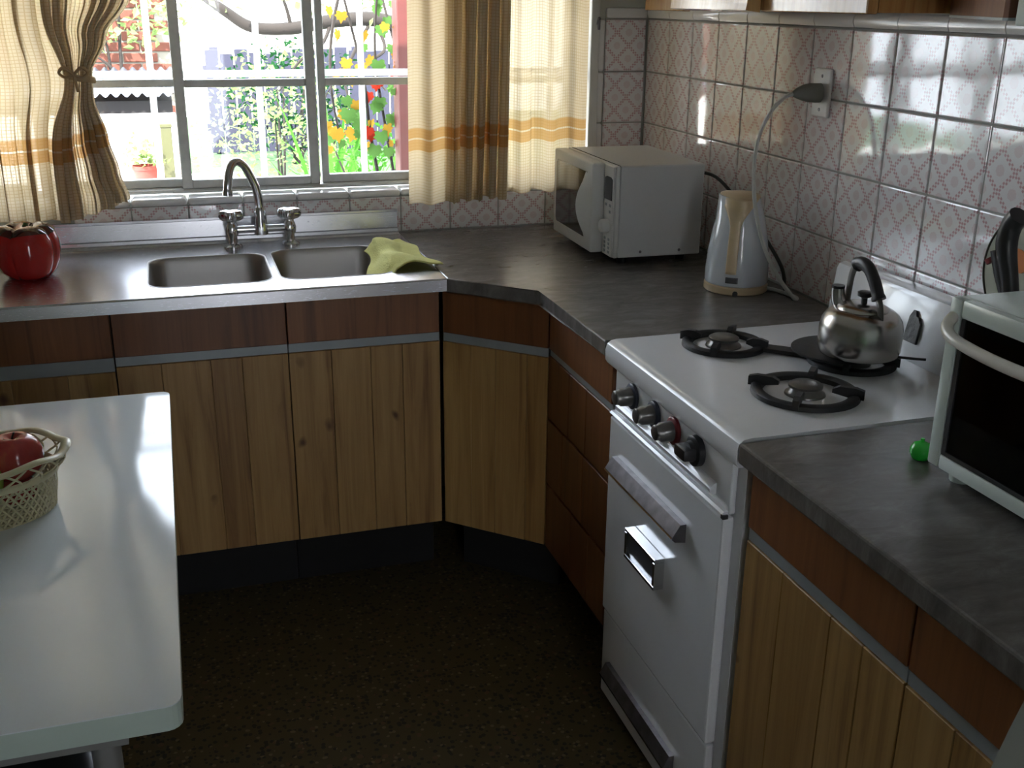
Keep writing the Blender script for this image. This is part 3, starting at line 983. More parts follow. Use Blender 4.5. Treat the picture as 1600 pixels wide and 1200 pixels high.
# socket, plug and cord
so = thing('wall_socket', 'white double socket plate on the tiled wall', 'socket', (0, -.963, 1.313), 0)
obj('plate', B(-.0085, -.0003, -.033, .033, -.053, .053, bev=.004), 'whiteplastic', so)
for z in (.036, -.036):
    bm = newbm(); lathe(bm, [(.004, 0), (.003, .0015)], 10)
    s_ = obj('screw', bm, 'darkmetal', so, True); s_.rotation_euler = (0, -PI / 2, 0); s_.location = (-.0085, 0, z)
kc = thing('kettle_plug', 'grey plug in the wall socket with pale cord looping down to the worktop', 'plug', (-.009, -.963, 1.313), 0)
bm = newbm()
tube(bm, [(-.0005, 0, 0), (-.012, 0, 0), (-.03, 0, .001), (-.045, 0, .001), (-.06, 0, 0), (-.07, 0, -.002)], lambda t: .021 if t < .25 else (.0205 if t < .5 else .0205 - .030 * (t - .5)), 14, flat=(1, .75), ref=(0, 0, 1))
obj('plug_body', bm, 'plug', kc, True, 60)
bm = newbm()
tube(bm, smoothpath([(-.066, 0, -.001), (-.085, .004, -.008), (-.112, .010, -.036), (-.138, .010, -.09), (-.147, .006, -.16), (-.138, .0, -.25), (-.112, -.008, -.338), (-.075, -.022, -.41), (-.042, -.04, -.4555), (-.03, -.035, -.459), (-.03, .0, -.459), (-.04, .04, -.4585), (-.052, .06, -.458)], 6), .0048, 8)
obj('cord', bm, 'cordgrey', kc, True)

# ------------------------------------------------------------------ stove
sv = thing('gas_stove', 'white enamel gas stove with three burners set between the worktops', 'stove', (-.578, -1.180, 0), -PI / 2)
SW, SD = .545, .572
obj('cabinet_body', B(.002, SW - .002, .014, SD, .03, .803), 'enamel', sv)
obj('plinth', B(.02, SW - .02, .05, SD - .02, 0, .0299), 'seam', sv)
bm = newbm()
prism(bm, [(SD, .804), (-.006, .804), (-.011, .812), (-.012, .832), (-.008, .845), (0, .851), (.012, .853), (SD, .853)], -.002, SW + .002, 'x')
obj('cooktop', bm, 'enamel', sv, True, 35)
# backguard, sloping
bm = newbm(); prism(bm, [(.498, .8535), (.512, .972), (.517, .981), (.530, .985), (.570, .980), (.570, .8535)], 0, SW, 'x', .003)
obj('backguard', bm, 'enamel', sv, True, 35)
# control panel
cp = obj('control_panel', B(.028, SW - .028, .002, .0135, .705, .800, bev=.003), 'enamel', sv)
bm = newbm()
prism(bm, [(-.004, .722), (-.010, .726), (-.011, .733), (-.004, .741), (.0015, .743), (.0015, .722)], .060, SW - .075, 'x')
obj('trim_ridge', bm, 'enamel', cp, True, 35)
bm = newbm()
prism(bm, [(-.006, .704), (-.010, .707), (-.006, .711), (.0019, .711), (.0019, .704)], .030, SW - .030, 'x')
obj('lower_trim', bm, 'enamel', cp, True, 35)
for i, (x, ring, km) in enumerate(((.117, 'bluering', 'greyplastic'), (.218, 'bluering', 'greyplastic'), (.303, 'redring', 'greyplastic'), (.397, 'blackplastic', 'blackplastic'))):
    bm = newbm()
    if i < 3:
        lathe(bm, [(.0225, 0), (.0225, .005), (.020, .007)], 28)
    else:
        lathe(bm, [(.024, 0), (.0235, .010), (.019, .013)], 28)
    rg = obj('knob_skirt', bm, ring, cp, True)
    rg.rotation_euler = (PI / 2, 0, 0); rg.location = (x, .0018, .772); rg.scale = (1.15, 1.15, 1.1)
    bm = newbm()
    if i < 3:
        lathe(bm, [(.0165, .007), (.0155, .026), (.0125, .030), (.0125, .036), (.010, .038)], 24)
    else:
        box(bm, -.018, .018, -.009, .009, .012, .034, .003)
        lathe(bm, [(.017, .012), (.015, .020)], 20)
    obj('knob_cap', bm, km, rg, True)
# oven door
dr = obj('oven_door', B(.028, SW - .028, -.008, .0135, .250, .700, bev=.005), 'enamel', sv)
def chrome_handle(par, x0, x1, z0, z1, y, d, mat='darkmetal'):
    bm = newbm()
    prism(bm, [(y, z0), (y - d * .8, z0 + .003), (y - d, z0 + .008), (y - d, z0 + .013), (y - d * .45, z1), (y, z1)], x0, x1, 'x')
    h = obj('handle', bm, mat, par)
    bm = newbm()
    prism(bm, [(y - d - .0006, z0 + .0075), (y - d - .002, z0 + .010), (y - d - .0006, z0 + .0128)], x0, x1, 'x')
    obj('chrome_edge', bm, 'chrome', h)
    return h
chrome_handle(dr, .075, .392, .592, .628, -.0082, .026)
bm = newbm()
for a in (((.178, .318), (.455, .463)), ((.178, .318), (.512, .520)), ((.178, .186), (.463, .512)), ((.310, .318), (.463, .512))):
    box(bm, a[0][0], a[0][1], -.030, -.0083, a[1][0], a[1][1], .001, 1)
bd = obj('thermometer_frame', bm, 'chrome', dr)
obj('thermometer_glass', B(.186, .310, -.024, -.0084, .463, .512), 'darkwin', bd)
# bottom drawer
d2 = obj('drawer', B(.028, SW - .028, -.004, .0135, .035, .246, bev=.005), 'enamel', sv)
chrome_handle(d2, .075, .400, .100, .136, -.0042, .022)
# hinge pin
obj('hinge_pin', B(SW - .034, SW - .026, -.010, -.0002, .699, .706), 'iron', sv)
BZ = .8535
burn = [(.100, .200, .082), (.392, .205, .094), (.265, .385, .082)]
for bx, by, br in burn:
    bm = newbm()
    lathe(bm, [(.036, BZ), (.035, BZ + .003), (.030, BZ + .006), (.026, BZ + .012), (.030, BZ + .014), (.030, BZ + .018), (.026, BZ + .0205), (.008, BZ + .021)], 32, bx, by)
    obj('burner_head', bm, M['greyplastic'], sv, True, 40)
glabels = ['black cast-iron burner grate at the front left of the cooktop', 'black cast-iron burner grate at the front right of the cooktop', 'black cast-iron burner grate beneath the steel kettle']
stw = Matrix.Translation((-.578, -1.180, 0)) @ Matrix.Rotation(-PI / 2, 4, 'Z')
for (bx, by, br), lb in zip(burn, glabels):
    p = stw @ Vector((bx, by, BZ))
    g = thing('burner_grate', lb, 'grate', (p.x, p.y, p.z + .0003), R(20), 'stove burner grates')
    bm = newbm()
    lathe(bm, [(br - .021, 0), (br - .019, .008), (br - .012, .011), (br - .004, .011), (br, .008), (br + .001, 0), (br - .021, 0)], 44, cap=False)
    obj('ring', bm, 'iron', g, True, 40)
    for k in range(4):
        a = 2 * PI * k / 4 + .5
        bm = newbm()
        w = .011
        prism(bm, [(br + .006, .004), (br + .006, .020), (br - .008, .0240), (.058, .0235), (.046, .018), (.046, .011), (br - .02, .006)], -w / 2, w / 2, 'y')
        f = obj('finger', bm, 'iron', g)
        f.rotation_euler = (0, 0, a)
# bar linking the left and the rear grate
pa = stw @ Vector((.165, .275, BZ)); 
ga = [o for o in C.objects if o.name.startswith('burner_grate')][0]
bm = newbm()
A = stw @ Vector((.150, .262, BZ + .001)); Bp = stw @ Vector((.208, .328, BZ + .001))
d = (Bp - A).normalized(); nrm = Vector((-d.y, d.x, 0)) * .016
pts = [A + nrm, A - nrm, Bp - nrm, Bp + nrm]
inv = (Matrix.Translation(ga.location) @ Matrix.Rotation(R(20), 4, 'Z')).inverted()
prism(bm, [tuple((inv @ q).xy) for q in pts], .001, .009, 'z')
obj('link_plate', bm, 'iron', ga)
# heat diffuser plate and steel kettle
pk = stw @ Vector((.265, .385, 0))
hz = BZ + .0245
df = thing('heat_diffuser', 'round dark iron plate with a thin handle between burner and steel kettle', 'plate', (-.222, -1.437, hz), 0)
bm = newbm(); lathe(bm, [(.084, 0), (.086, .001), (.086, .004), (.084, .005), (.0, .005)], 48, cap=False)
lathe(bm, [(.0, 0), (.084, 0)], 48, cap=False)
obj('disc', bm, 'iron', df, True, 40)
bm = newbm(); tube(bm, [(.06, -.055, .0025), (.105, -.088, .0025), (.125, -.098, .002)], .0026, 6)
obj('wire_handle', bm, 'iron', df, True)
sk = thing('steel_kettle', 'stainless steel whistling kettle with black arched handle on the rear burner', 'kettle', (-.203, -1.475, hz + .0053), R(90))
# local +x points to the far side (spout), i.e. world +y
kp2 = [(.066, 0), (.0715, .003), (.0748, .011), (.0758, .028), (.0755, .052), (.0725, .066), (.066, .077), (.057, .084), (.046, .0875)]
bm = newbm(); lathe(bm, kp2, 48)
obj('body', bm, 'kettlesteel', sk, True, 50)
bm = newbm(); lathe(bm, [(.0475, .0868), (.0465, .090), (.036, .0955), (.018, .0985), (.004, .099)], 40)
ld = obj('lid', bm, 'kettlesteel', sk, True, 50)
bm = newbm(); lathe(bm, [(.006, .0985), (.0055, .107), (.013, .111), (.0135, .118), (.010, .120)], 20)
obj('lid_knob', bm, 'blackplastic', ld, True, 50)
bm = newbm(); tube(bm, smoothpath([(.046, .012, .072), (.056, .014, .086), (.061, .015, .100), (.062, .0155, .112)]), lambda t: .015 - .0035 * t, 16)
spt = obj('spout', bm, 'kettlesteel', sk, True, 50)
bm = newbm(); tube(bm, [(.062, .0155, .112), (.062, .0155, .117)], .0122, 14)
obj('spout_cap', bm, 'blackplastic', spt, True, 50)
bm = newbm()
hp = smoothpath([(.052, .0, .082), (.050, .0, .110), (.046, 0, .142), (.036, 0, .160), (.020, 0, .168), (-.002, 0, .163), (-.022, 0, .145), (-.040, 0, .118), (-.050, 0, .098), (-.054, 0, .076)])
tube(bm, hp, .0075, 8, flat=(.45, 1.2), ref=(0, 1, 0.001))
hd = obj('handle', bm, M['greyplastic'], sk, True, 50)
bm = newbm()
n0, n1 = int(len(hp) * .36), int(len(hp) * .80)
tube(bm, hp[n0:n1], lambda t: .0125 if .06 < t < .94 else .0145, 12, flat=(.85, 1.0), ref=(0, 1, 0.001))
obj('grip', bm, 'blackplastic', hd, True, 50)
# magnet on the backguard
mg = thing('fridge_magnet', 'dark pewter castle-shaped magnet on the stove backguard', 'magnet', (-.0645, -1.452, .918), 0)
bm = newbm()
prism(bm, [(.021, -.030), (-.017, -.030), (-.019, .010), (-.012, .016), (-.012, .021), (-.003, .021), (.000, .032), (.008, .032), (.012, .024), (.016, .018)], -.003, .003, 'x', .0012)
mo = obj('relief', bm, 'magnet', mg)
mg.rotation_euler = (0, R(6.7), 0)
mg.location = (-.0752, -1.462, .920)

# ------------------------------------------------------------------ toaster oven
to = thing('toaster_oven', 'pale green-white toaster oven with dark glass door', 'toaster oven', (-.383, -1.917, CT), -PI / 2)
TW, TD, T0, T1 = .43, .31, .022, .272
bm = newbm()
th_ = .012
box(bm, 0, TW, .012, TD, T1 - th_, T1, .005); box(bm, 0, TW, .012, TD, T0, T0 + th_, .004)
box(bm, 0, th_, .012, TD, T0 + th_, T1 - th_); box(bm, TW - .10, TW, .012, TD, T0 + th_, T1 - th_)
box(bm, th_, TW - .10, TD - .012, TD, T0 + th_, T1 - th_)
obj('housing', bm, 'oven', to, True, 35)
bm = newbm()
box(bm, .0125, TW - .101, .0135, .0145 + .27, T0 + .0125, T0 + .0135); box(bm, .0122, .0132, .0135, .285, T0 + .0135, T1 - .0125)
box(bm, .0125, TW - .101, .285, .287, T0 + .0135, T1 - .0125); box(bm, TW - .1025, TW - .1005, .0135, .285, T0 + .0135, T1 - .0125)
box(bm, .0125, TW - .101, .0135, .285, T1 - .0135, T1 - .0125)
obj('oven_cavity', bm, 'ovenin', to)
bm = newbm()
for a in ((0, .024, T0, T1), (TW - .108, TW, T0, T1), (.024, TW - .108, T0, T0 + .022), (.024, TW - .108, T1 - .026, T1)):
    box(bm, a[0], a[1], -.004, .0118, a[2], a[3], .004, 2)
ff = obj('front_frame', bm, 'oven', to, True, 35)
dz0, dz1 = T0 + .0225, T1 - .0265
dd = obj('glass_door', B(.0245, TW - .1085, .000, .006, dz0, dz1), 'ovenglass', to)
bm = newbm()
for a in ((.026, .034, dz0, dz1), (TW - .118, TW - .110, dz0, dz1), (.034, TW - .118, dz0, dz0 + .006)):
    box(bm, a[0], a[1], -.0025, -.0002, a[2], a[3])
obj('door_trim', bm, 'blackplastic', dd)
bm = newbm()
tube(bm, smoothpath([(.012, -.004, T1 - .026), (.02, -.02, T1 - .036), (.05, -.034, T1 - .044), (.12, -.040, T1 - .048), (.20, -.040, T1 - .048), (.27, -.034, T1 - .044), (.30, -.02, T1 - .036), (.308, -.004, T1 - .026)]), .0085, 10)
obj('handle', bm, 'ovenhandle', dd, True)
bm = newbm()
for k in range(10):
    y = .03 + k * .026
    tube(bm, [(.016, y, T0 + .10), (TW - .105, y, T0 + .10)], .0016, 6)
for x in (.02, TW - .11):
    tube(bm, [(x, .025, T0 + .10), (x, .275, T0 + .10)], .002, 6)
obj('wire_rack', bm, 'chrome', to, True)
bm = newbm()
for y in (.09, .2):
    tube(bm, [(.016, y, T0 + .035), (TW - .105, y, T0 + .035)], .004, 8)
obj('heating_element', bm, 'darkmetal', to, True)
for z in (.075, .14, .205):
    bm = newbm(); lathe(bm, [(.017, 0), (.016, .014), (.013, .016)], 20)
    k = obj('knob', bm, 'ovenhandle', to, True); k.rotation_euler = (PI / 2, 0, 0); k.location = (TW - .05, -.004, z)
for x in (.03, TW - .03):
    for y in (.035, TD - .03):
        bm = newbm(); lathe(bm, [(.015, 0), (.0165, .010), (.0165, .0219)], 14, x, y)
        obj('foot', bm, 'oven', to, True)
gb = thing('plastic_ball', 'bright green plastic ball beside the toaster oven', 'toy', (-.357, -1.868, CT), 0)
bm = newbm(); lathe(bm, [(.006, .0005), (.012, .003), (.0165, .011), (.0165, .019), (.012, .027), (.005, .030)], 20)
obj('ball', bm, 'green', gb, True, 180)
bm = newbm(); tube(bm, [(0, 0, .029), (0, 0, .035)], .003, 8)
obj('nub', bm, 'green', gb, True)

# utensil pot behind the toaster oven
up = tag(obj('utensil_pot', (lambda b: (lathe(b, [(.038, .0005), (.040, .004), (.042, .11), (.0435, .112), (.040, .112), (.038, .006), (.01, .005)], 28), b)[1])(newbm()), 'kettlesteel', None, True, 50), 'small steel pot for utensils behind the toaster oven', 'pot')
up.location = (-.13, -1.79, CT)
def utensil(label, pts, r, mat, tipmat, tip):
    t = thing('cooking_utensil', label, 'utensil', (-.13, -1.79, CT + .0065), 0, 'utensils in the steel pot')
    bm = newbm(); tube(bm, smoothpath(pts), r, 12)
    obj('handle', bm, mat, t, True, 60)
    if tip:
        bm = newbm(); tube(bm, tip, lambda q: .011 - .004 * abs(q - .5), 12)
        obj('tip', bm, tipmat, t, True, 60)
    return t
utensil('short black utensil handle with a reddish end in front of the round plate', [(.010, -.014, .001), (.008, .012, .115), (.010, .055, .20), (.010, .078, .245), (.010, .088, .268)], lambda q: .007 + .009 * min(1, q * 1.6), 'blackplastic', 'redring', [(.006, .098, .245), (.004, .103, .252)])
utensil('tall black utensil handle in front of the round plate', [(-.012, -.02, .001), (-.012, -.004, .115), (-.012, .030, .22), (-.012, .052, .28), (-.012, .050, .315), (-.012, .036, .335)], lambda q: .007 + .010 * min(1, q * 1.6), 'blackplastic', None, None)
utensil('grey metal ladle handle beside the tall black handle', [(.0, -.022, .001), (.004, -.026, .12), (.0, -.020, .25)], lambda q: .005, 'kettlesteel', None, None)
# round wall plate
pl = thing('wall_plate', 'round cream decorative plate with painted fruit hanging on the tiles', 'plate', (-.0005, -1.655, 1.062), 0)
def disc(prof, n=48):
    bm = newbm()
    lathe(bm, prof, n, fn=lambda th, r, z: (-z, r * math.cos(th), r * math.sin(th)))
    return bm
obj('dish', disc([(.085, .0005), (.102, .008), (.106, .012), (.100, .0125), (.075, .007), (.002, .006)]), 'platec', pl, True, 60)
bm = newbm(); tube(bm, [(-.0125, .105 * math.cos(2 * PI * k / 60), .105 * math.sin(2 * PI * k / 60)) for k in range(60)], .0022, 6, closed=True)
obj('rim', bm, 'platerim', pl, True)
def blob(cy, cz, ry, rz_, mat, name, rot=0):
    bm = newbm()
    P = []
    for k in range(20):
        t = 2 * PI * k / 20
        a, b = ry * math.cos(t), rz_ * math.sin(t)
        P.append((cy + a * math.cos(rot) - b * math.sin(rot), cz + a * math.sin(rot) + b * math.cos(rot)))
    prism(bm, P, -.0088, -.006, 'x')
    obj(name, bm, mat, pl)
blob(.060, .030, .022, .018, 'olive', 'painted_leaf', .3)
blob(.030, .020, .024, .020, 'orange', 'painted_orange', .5)
blob(.064, -.005, .014, .016, 'redring', 'painted_cherry')
blob(-.02, .0, .026, .024, 'olive', 'painted_leaf')
blob(-.045, .03, .02, .02, 'orange', 'painted_orange')

# ------------------------------------------------------------------ upper cabinets
UZ = 1.487
uc = thing('wall_cabinet', 'varnished pine wall cabinet above the socket', 'cabinet', (-.285, -.655, UZ), -PI / 2)
UW, UD, UH = .875, .283, .62
obj('carcass', B(0, UW, .0, UD, 0, UH), 'uppine', uc)
d_ = obj('door', B(0, .20, -.020, -.0005, -.006, UH, bev=.002), 'uppine', uc)
bm = newbm()
prism(bm, [(-.021, -.004), (-.052, .000), (-.050, .012), (-.021, .30), ], .205, .535, 'x')
obj('door', bm, 'uppine', uc)
bm = newbm(); box(bm, .54, UW, -.022, -.0005, -.002, UH, .002)
obj('door', bm, 'uppine', uc)
uc2 = thing('wall_cabinet', 'darker wooden wall cabinet above the stove with its door ajar', 'cabinet', (-.15, -1.535, UZ - .003), -PI / 2)
obj('carcass', B(0, .305, .0, .148, .008, UH), 'redwood', uc2)
bm = newbm()
prism(bm, [(.002, -.002), (.298, -.150), (.305, -.133), (.009, .0)][::-1], .001, UH, 'z')
d3 = obj('door', bm, 'redwood', uc2)
bm = newbm()
prism(bm, [(.002, -.0025), (.298, -.1505), (.305, -.133), (.009, .0)][::-1], -.003, .0008, 'z')
obj('edge_band', bm, 'alu', d3)
hb = thing('extractor_hood', 'pale cream hood edge at the top right corner', 'hood', (-.30, -1.856, UZ - .012), -PI / 2)
obj('canopy', B(0, .5, 0, .298, 0, .045, bev=.003), 'oven', hb)
obj('lip', B(-.012, .51, -.014, .298, .0455, .06, bev=.003), 'oven', hb)
bm = newbm(); prism(bm, [(.05, .0605), (.297, .0605), (.297, .5), (.15, .5)], .05, .45, 'x')
obj('chimney', bm, 'oven', hb)

# ------------------------------------------------------------------ table, basket, fruit, stool
TZ = .73
tb_ = thing('kitchen_table', 'white laminate table in the left foreground', 'table', (-1.846, -1.449, 0), 0)
bm = newbm(); prism(bm, rrect(-.4, .4, -.549, .549, .018, 4), TZ - .0015, TZ, 'z')
obj('laminate_sheet', bm, 'tabletop', tb_)
bm = newbm(); prism(bm, rrect(-.3995, .3995, -.5485, .5485, .018, 4), TZ - .034, TZ - .0017, 'z')
obj('tabletop', bm, 'tableedge', tb_)
bm = newbm()
for a in ((-.33, .33, -.47, -.455), (-.33, .33, .455, .47), (-.33, -.315, -.455, .455), (.315, .33, -.455, .455)):
    box(bm, *a, TZ - .10, TZ - .0345)
obj('apron', bm, 'tableleg', tb_)
for sx in (-1, 1):
    for sy in (-1, 1):
        bm = newbm(); tube(bm, [(sx * .30, sy * .44, 0), (sx * .30, sy * .44, TZ - .036)], .018, 12)
        obj('leg', bm, 'tableleg', tb_, True)

bk_ = thing('fruit_basket', 'olive plastic lattice fruit basket on the white table', 'basket', (-1.755, -1.405, TZ), R(6))
BA, BB, BH = .150, .098, .098
def bpt(th, f, z):
    k = f
    return (BA * k * math.cos(th), BB * k * math.sin(th), z)
def bscale(z):
    return interp([(0, .86), (.05, .90), (.07, .93), (BH, 1.03)], z)
bm = newbm(); lathe(bm, [(.86, .0005), (.865, .004), (.02, .004)], 48, fn=lambda th, r, z: bpt(th, r, z))
obj('base', bm, 'basket', bk_, True, 40)
bm = newbm()
NS = 60
for k in range(NS):
    for sg in (-1, 1):
        tube(bm, [bpt(2 * PI * k / NS + sg * .38 * j / 5, bscale(.002 + .062 * j / 5), .002 + .062 * j / 5) for j in range(6)], .0020, 4)
for z in (.010, .019, .028, .037, .046, .055):
    tube(bm, [bpt(2 * PI * k / 48, bscale(z), z) for k in range(48)], .0013, 4, closed=True)
obj('lattice_side', bm, 'basket', bk_, True)
bm = newbm(); tube(bm, [bpt(2 * PI * k / 64, bscale(.066), .066) for k in range(64)], .0045, 6, closed=True, flat=(1.3, .6), ref=(0, 0, 1))
obj('middle_band', bm, 'basket', bk_, True)
bm = newbm()
for k in range(22):
    th = 2 * PI * k / 22
    tube(bm, smoothpath([bpt(th, bscale(.068), .068), bpt(th + .09, bscale(.09), .080), bpt(th + .24, bscale(.094), .094)], 4), .0018, 5)
    tube(bm, smoothpath([bpt(th + .24, bscale(.068), .068), bpt(th + .15, bscale(.09), .080), bpt(th, bscale(.094), .094)], 4), .0018, 5)
obj('loop_band', bm, 'basket', bk_, True)
bm = newbm(); tube(bm, [bpt(2 * PI * k / 72, bscale(BH) + .006 * math.cos(16 * PI * k / 72), BH + .003 * math.cos(16 * PI * k / 72)) for k in range(72)], .0055, 8, closed=True, flat=(.7, 1.5), ref=(0, 0, 1))
obj('rim', bm, 'basket', bk_, True)
def fruit(name, label, loc, r, mat, cat, sq=.92):
    t = thing(name, label, cat, loc, random.uniform(0, 6), 'fruit in the basket')
    pr = []
    for k in range(15):
        a = -PI / 2 + PI * k / 14
        rr = r * math.cos(a) ** .85 if abs(math.cos(a)) > 1e-6 else 0
        z = r * sq * (math.sin(a) - .28 * math.exp(-(rr / (r * .3)) ** 2) * (1 if math.sin(a) > 0 else -.6))
        pr.append((max(rr, .0012), z + r * sq))
    bm = newbm(); lathe(bm, pr, 32, fn=lambda th, q, z: (q * (1 + .025 * math.cos(5 * th)) * math.cos(th), q * (1 + .025 * math.cos(5 * th)) * math.sin(th), z))
    obj('flesh', bm, mat, t, True, 180)
    bm = newbm(); tube(bm, smoothpath([(0, 0, r * sq * 1.6), (.002, .001, r * sq * 1.85), (.006, .003, r * sq * 2.05)], 3), .0015, 6)
    obj('stalk', bm, 'bark', t, True)
    return t
fruit('apple', 'red apple at the right end of the fruit basket', (-1.678, -1.392, TZ + .047), .043, 'apple', 'apple')
fruit('apple', 'green apple lying left of the red one in the basket', (-1.729, -1.452, TZ + .034), .040, 'greenfruit', 'apple')
fruit('apple', 'red and yellow apple at the far side of the fruit basket', (-1.790, -1.365, TZ + .006), .036, 'apple', 'apple')
fruit('apple', 'red apple under the top apple in the basket', (-1.680, -1.394, TZ + .0055), .029, 'apple', 'apple')

sl_ = thing('stool', 'black vinyl stool with chrome rim tucked under the table', 'stool', (-1.765, -1.72, 0), 0)
bm = newbm(); lathe(bm, [(.17, .385), (.205, .387), (.212, .40), (.212, .42), (.200, .434), (.15, .442), (.01, .444)], 48)
obj('seat', bm, 'vinyl', sl_, True, 60)
bm = newbm(); tube(bm, [(.214 * math.cos(2 * PI * k / 60), .214 * math.sin(2 * PI * k / 60), .408) for k in range(60)], .0045, 8, closed=True)
obj('rim', bm, 'chrome', sl_, True)
for k in range(4):
    a = PI / 4 + k * PI / 2
    bm = newbm(); tube(bm, [(.13 * math.cos(a), .13 * math.sin(a), .385), (.19 * math.cos(a), .19 * math.sin(a), 0)], .011, 10)
    obj('leg', bm, 'chrome', sl_, True)
# white chair at the lower right corner
wc = thing('kitchen_chair', 'pale plastic chair back just showing at the lower right corner', 'chair', (-.66, -2.63, 0), 0)
half = [(.165, .96), (.186, .90), (.201, .842), (.215, .781), (.226, .72), (.23, .56)]
pl_ = [(-a, b) for a, b in half][::-1] + half
bm = newbm(); prism(bm, pl_[::-1], -.018, .0, 'x', .004)
obj('backrest', bm, 'chairgrey', wc)
bm = newbm(); box(bm, -.42, .0, -.21, .21, .425, .445, .008)
obj('seat', bm, 'chairgrey', wc)
for x in (-.40, -.02):
    for y in (-.19, .19):
        bm = newbm(); tube(bm, [(x, y, 0), (x, y, .425 if x < -.2 else .57)], .014, 10)
        obj('leg', bm, 'chairgrey', wc, True)

# ------------------------------------------------------------------ garden
struct(obj('ground_1', B(-9, 9, .21, 30, -.3, -.1), 'grass'), 'green lawn outside')
struct(obj('ground_2', B(-9, -.75, .22, 7.6, -.0995, -.085), 'patio'), 'pale paved patio outside the window')
# brick wall on the left
bw = thing('brick_wall', 'red brick wall at the far left of the garden', 'wall', (-2.05, 5.5, -.085), 0)
obj('mortar', B(-1.2, .78, .008, .20, 0, 1.60), 'mortar', bw)
bm = newbm(); box(bm, 0, .235, -.006, .10, 0, .062, .004, 1)
bmesh_ = mesh('brick', bm, 'brick')
for r in range(21):
    for k in range(8):
        x = -1.2 + k * .247 + (.12 if r % 2 else 0)
        if x + .235 > .78: continue
        inst('brick', bmesh_, bw, (x, random.uniform(-.004, .004), .012 + r * .0745), (0, 0, random.uniform(-.01, .01)))
obj('coping', B(-1.22, .80, -.03, .23, 1.601, 1.65), 'render', bw)
sh = thing('garden_shed', 'low dark shed with corrugated roof in front of the brick wall', 'shed', (-1.85, 4.2, -.085), 0)
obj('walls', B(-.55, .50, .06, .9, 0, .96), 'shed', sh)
bm = newbm()
def corr(s, t):
    x = -.62 + s * 1.18
    return (x, -.02 + t * .95, 1.005 + .10 * t + .013 * math.sin(2 * PI * x / .062))
gridsurf(bm, 120, 2, corr)
o = obj('corrugated_roof', bm, 'corr', sh, True, 180); o.modifiers.new('s', 'SOLIDIFY').thickness = .004
# plank fence
fn = thing('plank_fence', 'dark blue-grey plank fence behind the shrubs', 'fence', (0, 9.0, -.1), 0)
for k in range(22):
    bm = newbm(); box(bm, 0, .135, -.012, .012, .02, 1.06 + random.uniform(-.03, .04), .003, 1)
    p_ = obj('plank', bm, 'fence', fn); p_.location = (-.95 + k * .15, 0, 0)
for z in (.25, .85):
    obj('rail', B(-.98, 2.3, .0125, .05, z, z + .07), 'fence', fn)
for x in (-.9, .6, 2.1):
    obj('post', B(x, x + .09, .0505, .13, 0, 1.1), 'fence', fn)
nh = thing('neighbour_house', 'sunlit white rendered house wall behind the garden', 'house', (0, 13, -.1), 0)
obj('wall', B(-9, 7, 0, .3, 0, 4.2), 'render', nh)
for x in (-6.2, -3.0, .4, 3.6):
    w_ = obj('window', B(x, x + 1.0, -.03, -.001, 1.9, 3.0), 'fence', nh)
    obj('pane', B(x + .08, x + .92, -.036, -.0305, 1.98, 2.92), 'corr', w_)
# red post of the pergola
po = thing('pergola_post', 'maroon timber post of the vine pergola near the window', 'post', (-.43, 1.25, -.1), 0)
for k in range(3):
    obj('plank', B(-.085 + k * .06, -.0275 + k * .06, -.05, .05, 0, 2.6, bev=.004, seg=1), 'post', po)
# terracotta pot with plant
tp = thing('flower_pot', 'round terracotta-red flower pot on the white ledge', 'pot', (-1.545, 3.72, .4005), 0)
tp.scale = (.62, .62, .66)
bm = newbm(); lathe(bm, [(.085, .001), (.092, .004), (.115, .19), (.125, .192), (.127, .225), (.112, .225), (.108, .19), (.01, .18)], 32)
obj('pot', bm, 'pot', tp, True, 40)
def leafmesh(kind, mat, name='leaf'):
    bm = newbm()
    if kind == 'grape':
        out = [(0, 0), (.22, -.12), (.42, -.02), (.38, .16), (.55, .30), (.36, .44), (.34, .62), (.16, .62), (0, .95), (-.16, .62), (-.34, .62), (-.36, .44), (-.55, .30), (-.38, .16), (-.42, -.02), (-.22, -.12)]
        c = bm.verts.new((0, .25, .03))
        vs = [bm.verts.new((x, y, -.10 * (x * x) * 2 + .03 * math.sin(5 * y) - .05 * max(0, y - .5))) for x, y in out]
        for i in range(len(vs)):
            bm.faces.new((c, vs[i], vs[(i + 1) % len(vs)]))
    else:
        out = [(0, 0, 0), (.2, .3, .04), (.17, .65, .03), (0, 1, -.08), (-.17, .65, .03), (-.2, .3, .04)]
        c = bm.verts.new((0, .45, -.02))
        vs = [bm.verts.new(p) for p in out]
        for i in range(6):
            bm.faces.new((c, vs[i], vs[(i + 1) % 6]))
    return mesh(name, bm, mat, True, 180)
def leafcloud(pts, size, seed, tilt=1.0):
    """one mesh of many small leaves"""
    rnd = random.Random(seed)
    bm = newbm()
    for p in pts:
        e = Euler((rnd.uniform(-1.2, 1.2) * tilt, rnd.uniform(-1.2, 1.2) * tilt, rnd.uniform(0, 6.28))).to_matrix()
        s = size * rnd.uniform(.6, 1.3)
        q = [Vector((0, 0, 0)), Vector((.28, .4, .05)), Vector((0, 1, -.1)), Vector((-.28, .4, .05))]
        vs = [bm.verts.new(Vector(p) + e @ (v * s)) for v in q]
        bm.faces.new((vs[0], vs[1], vs[2])); bm.faces.new((vs[0], vs[2], vs[3]))
    return bm
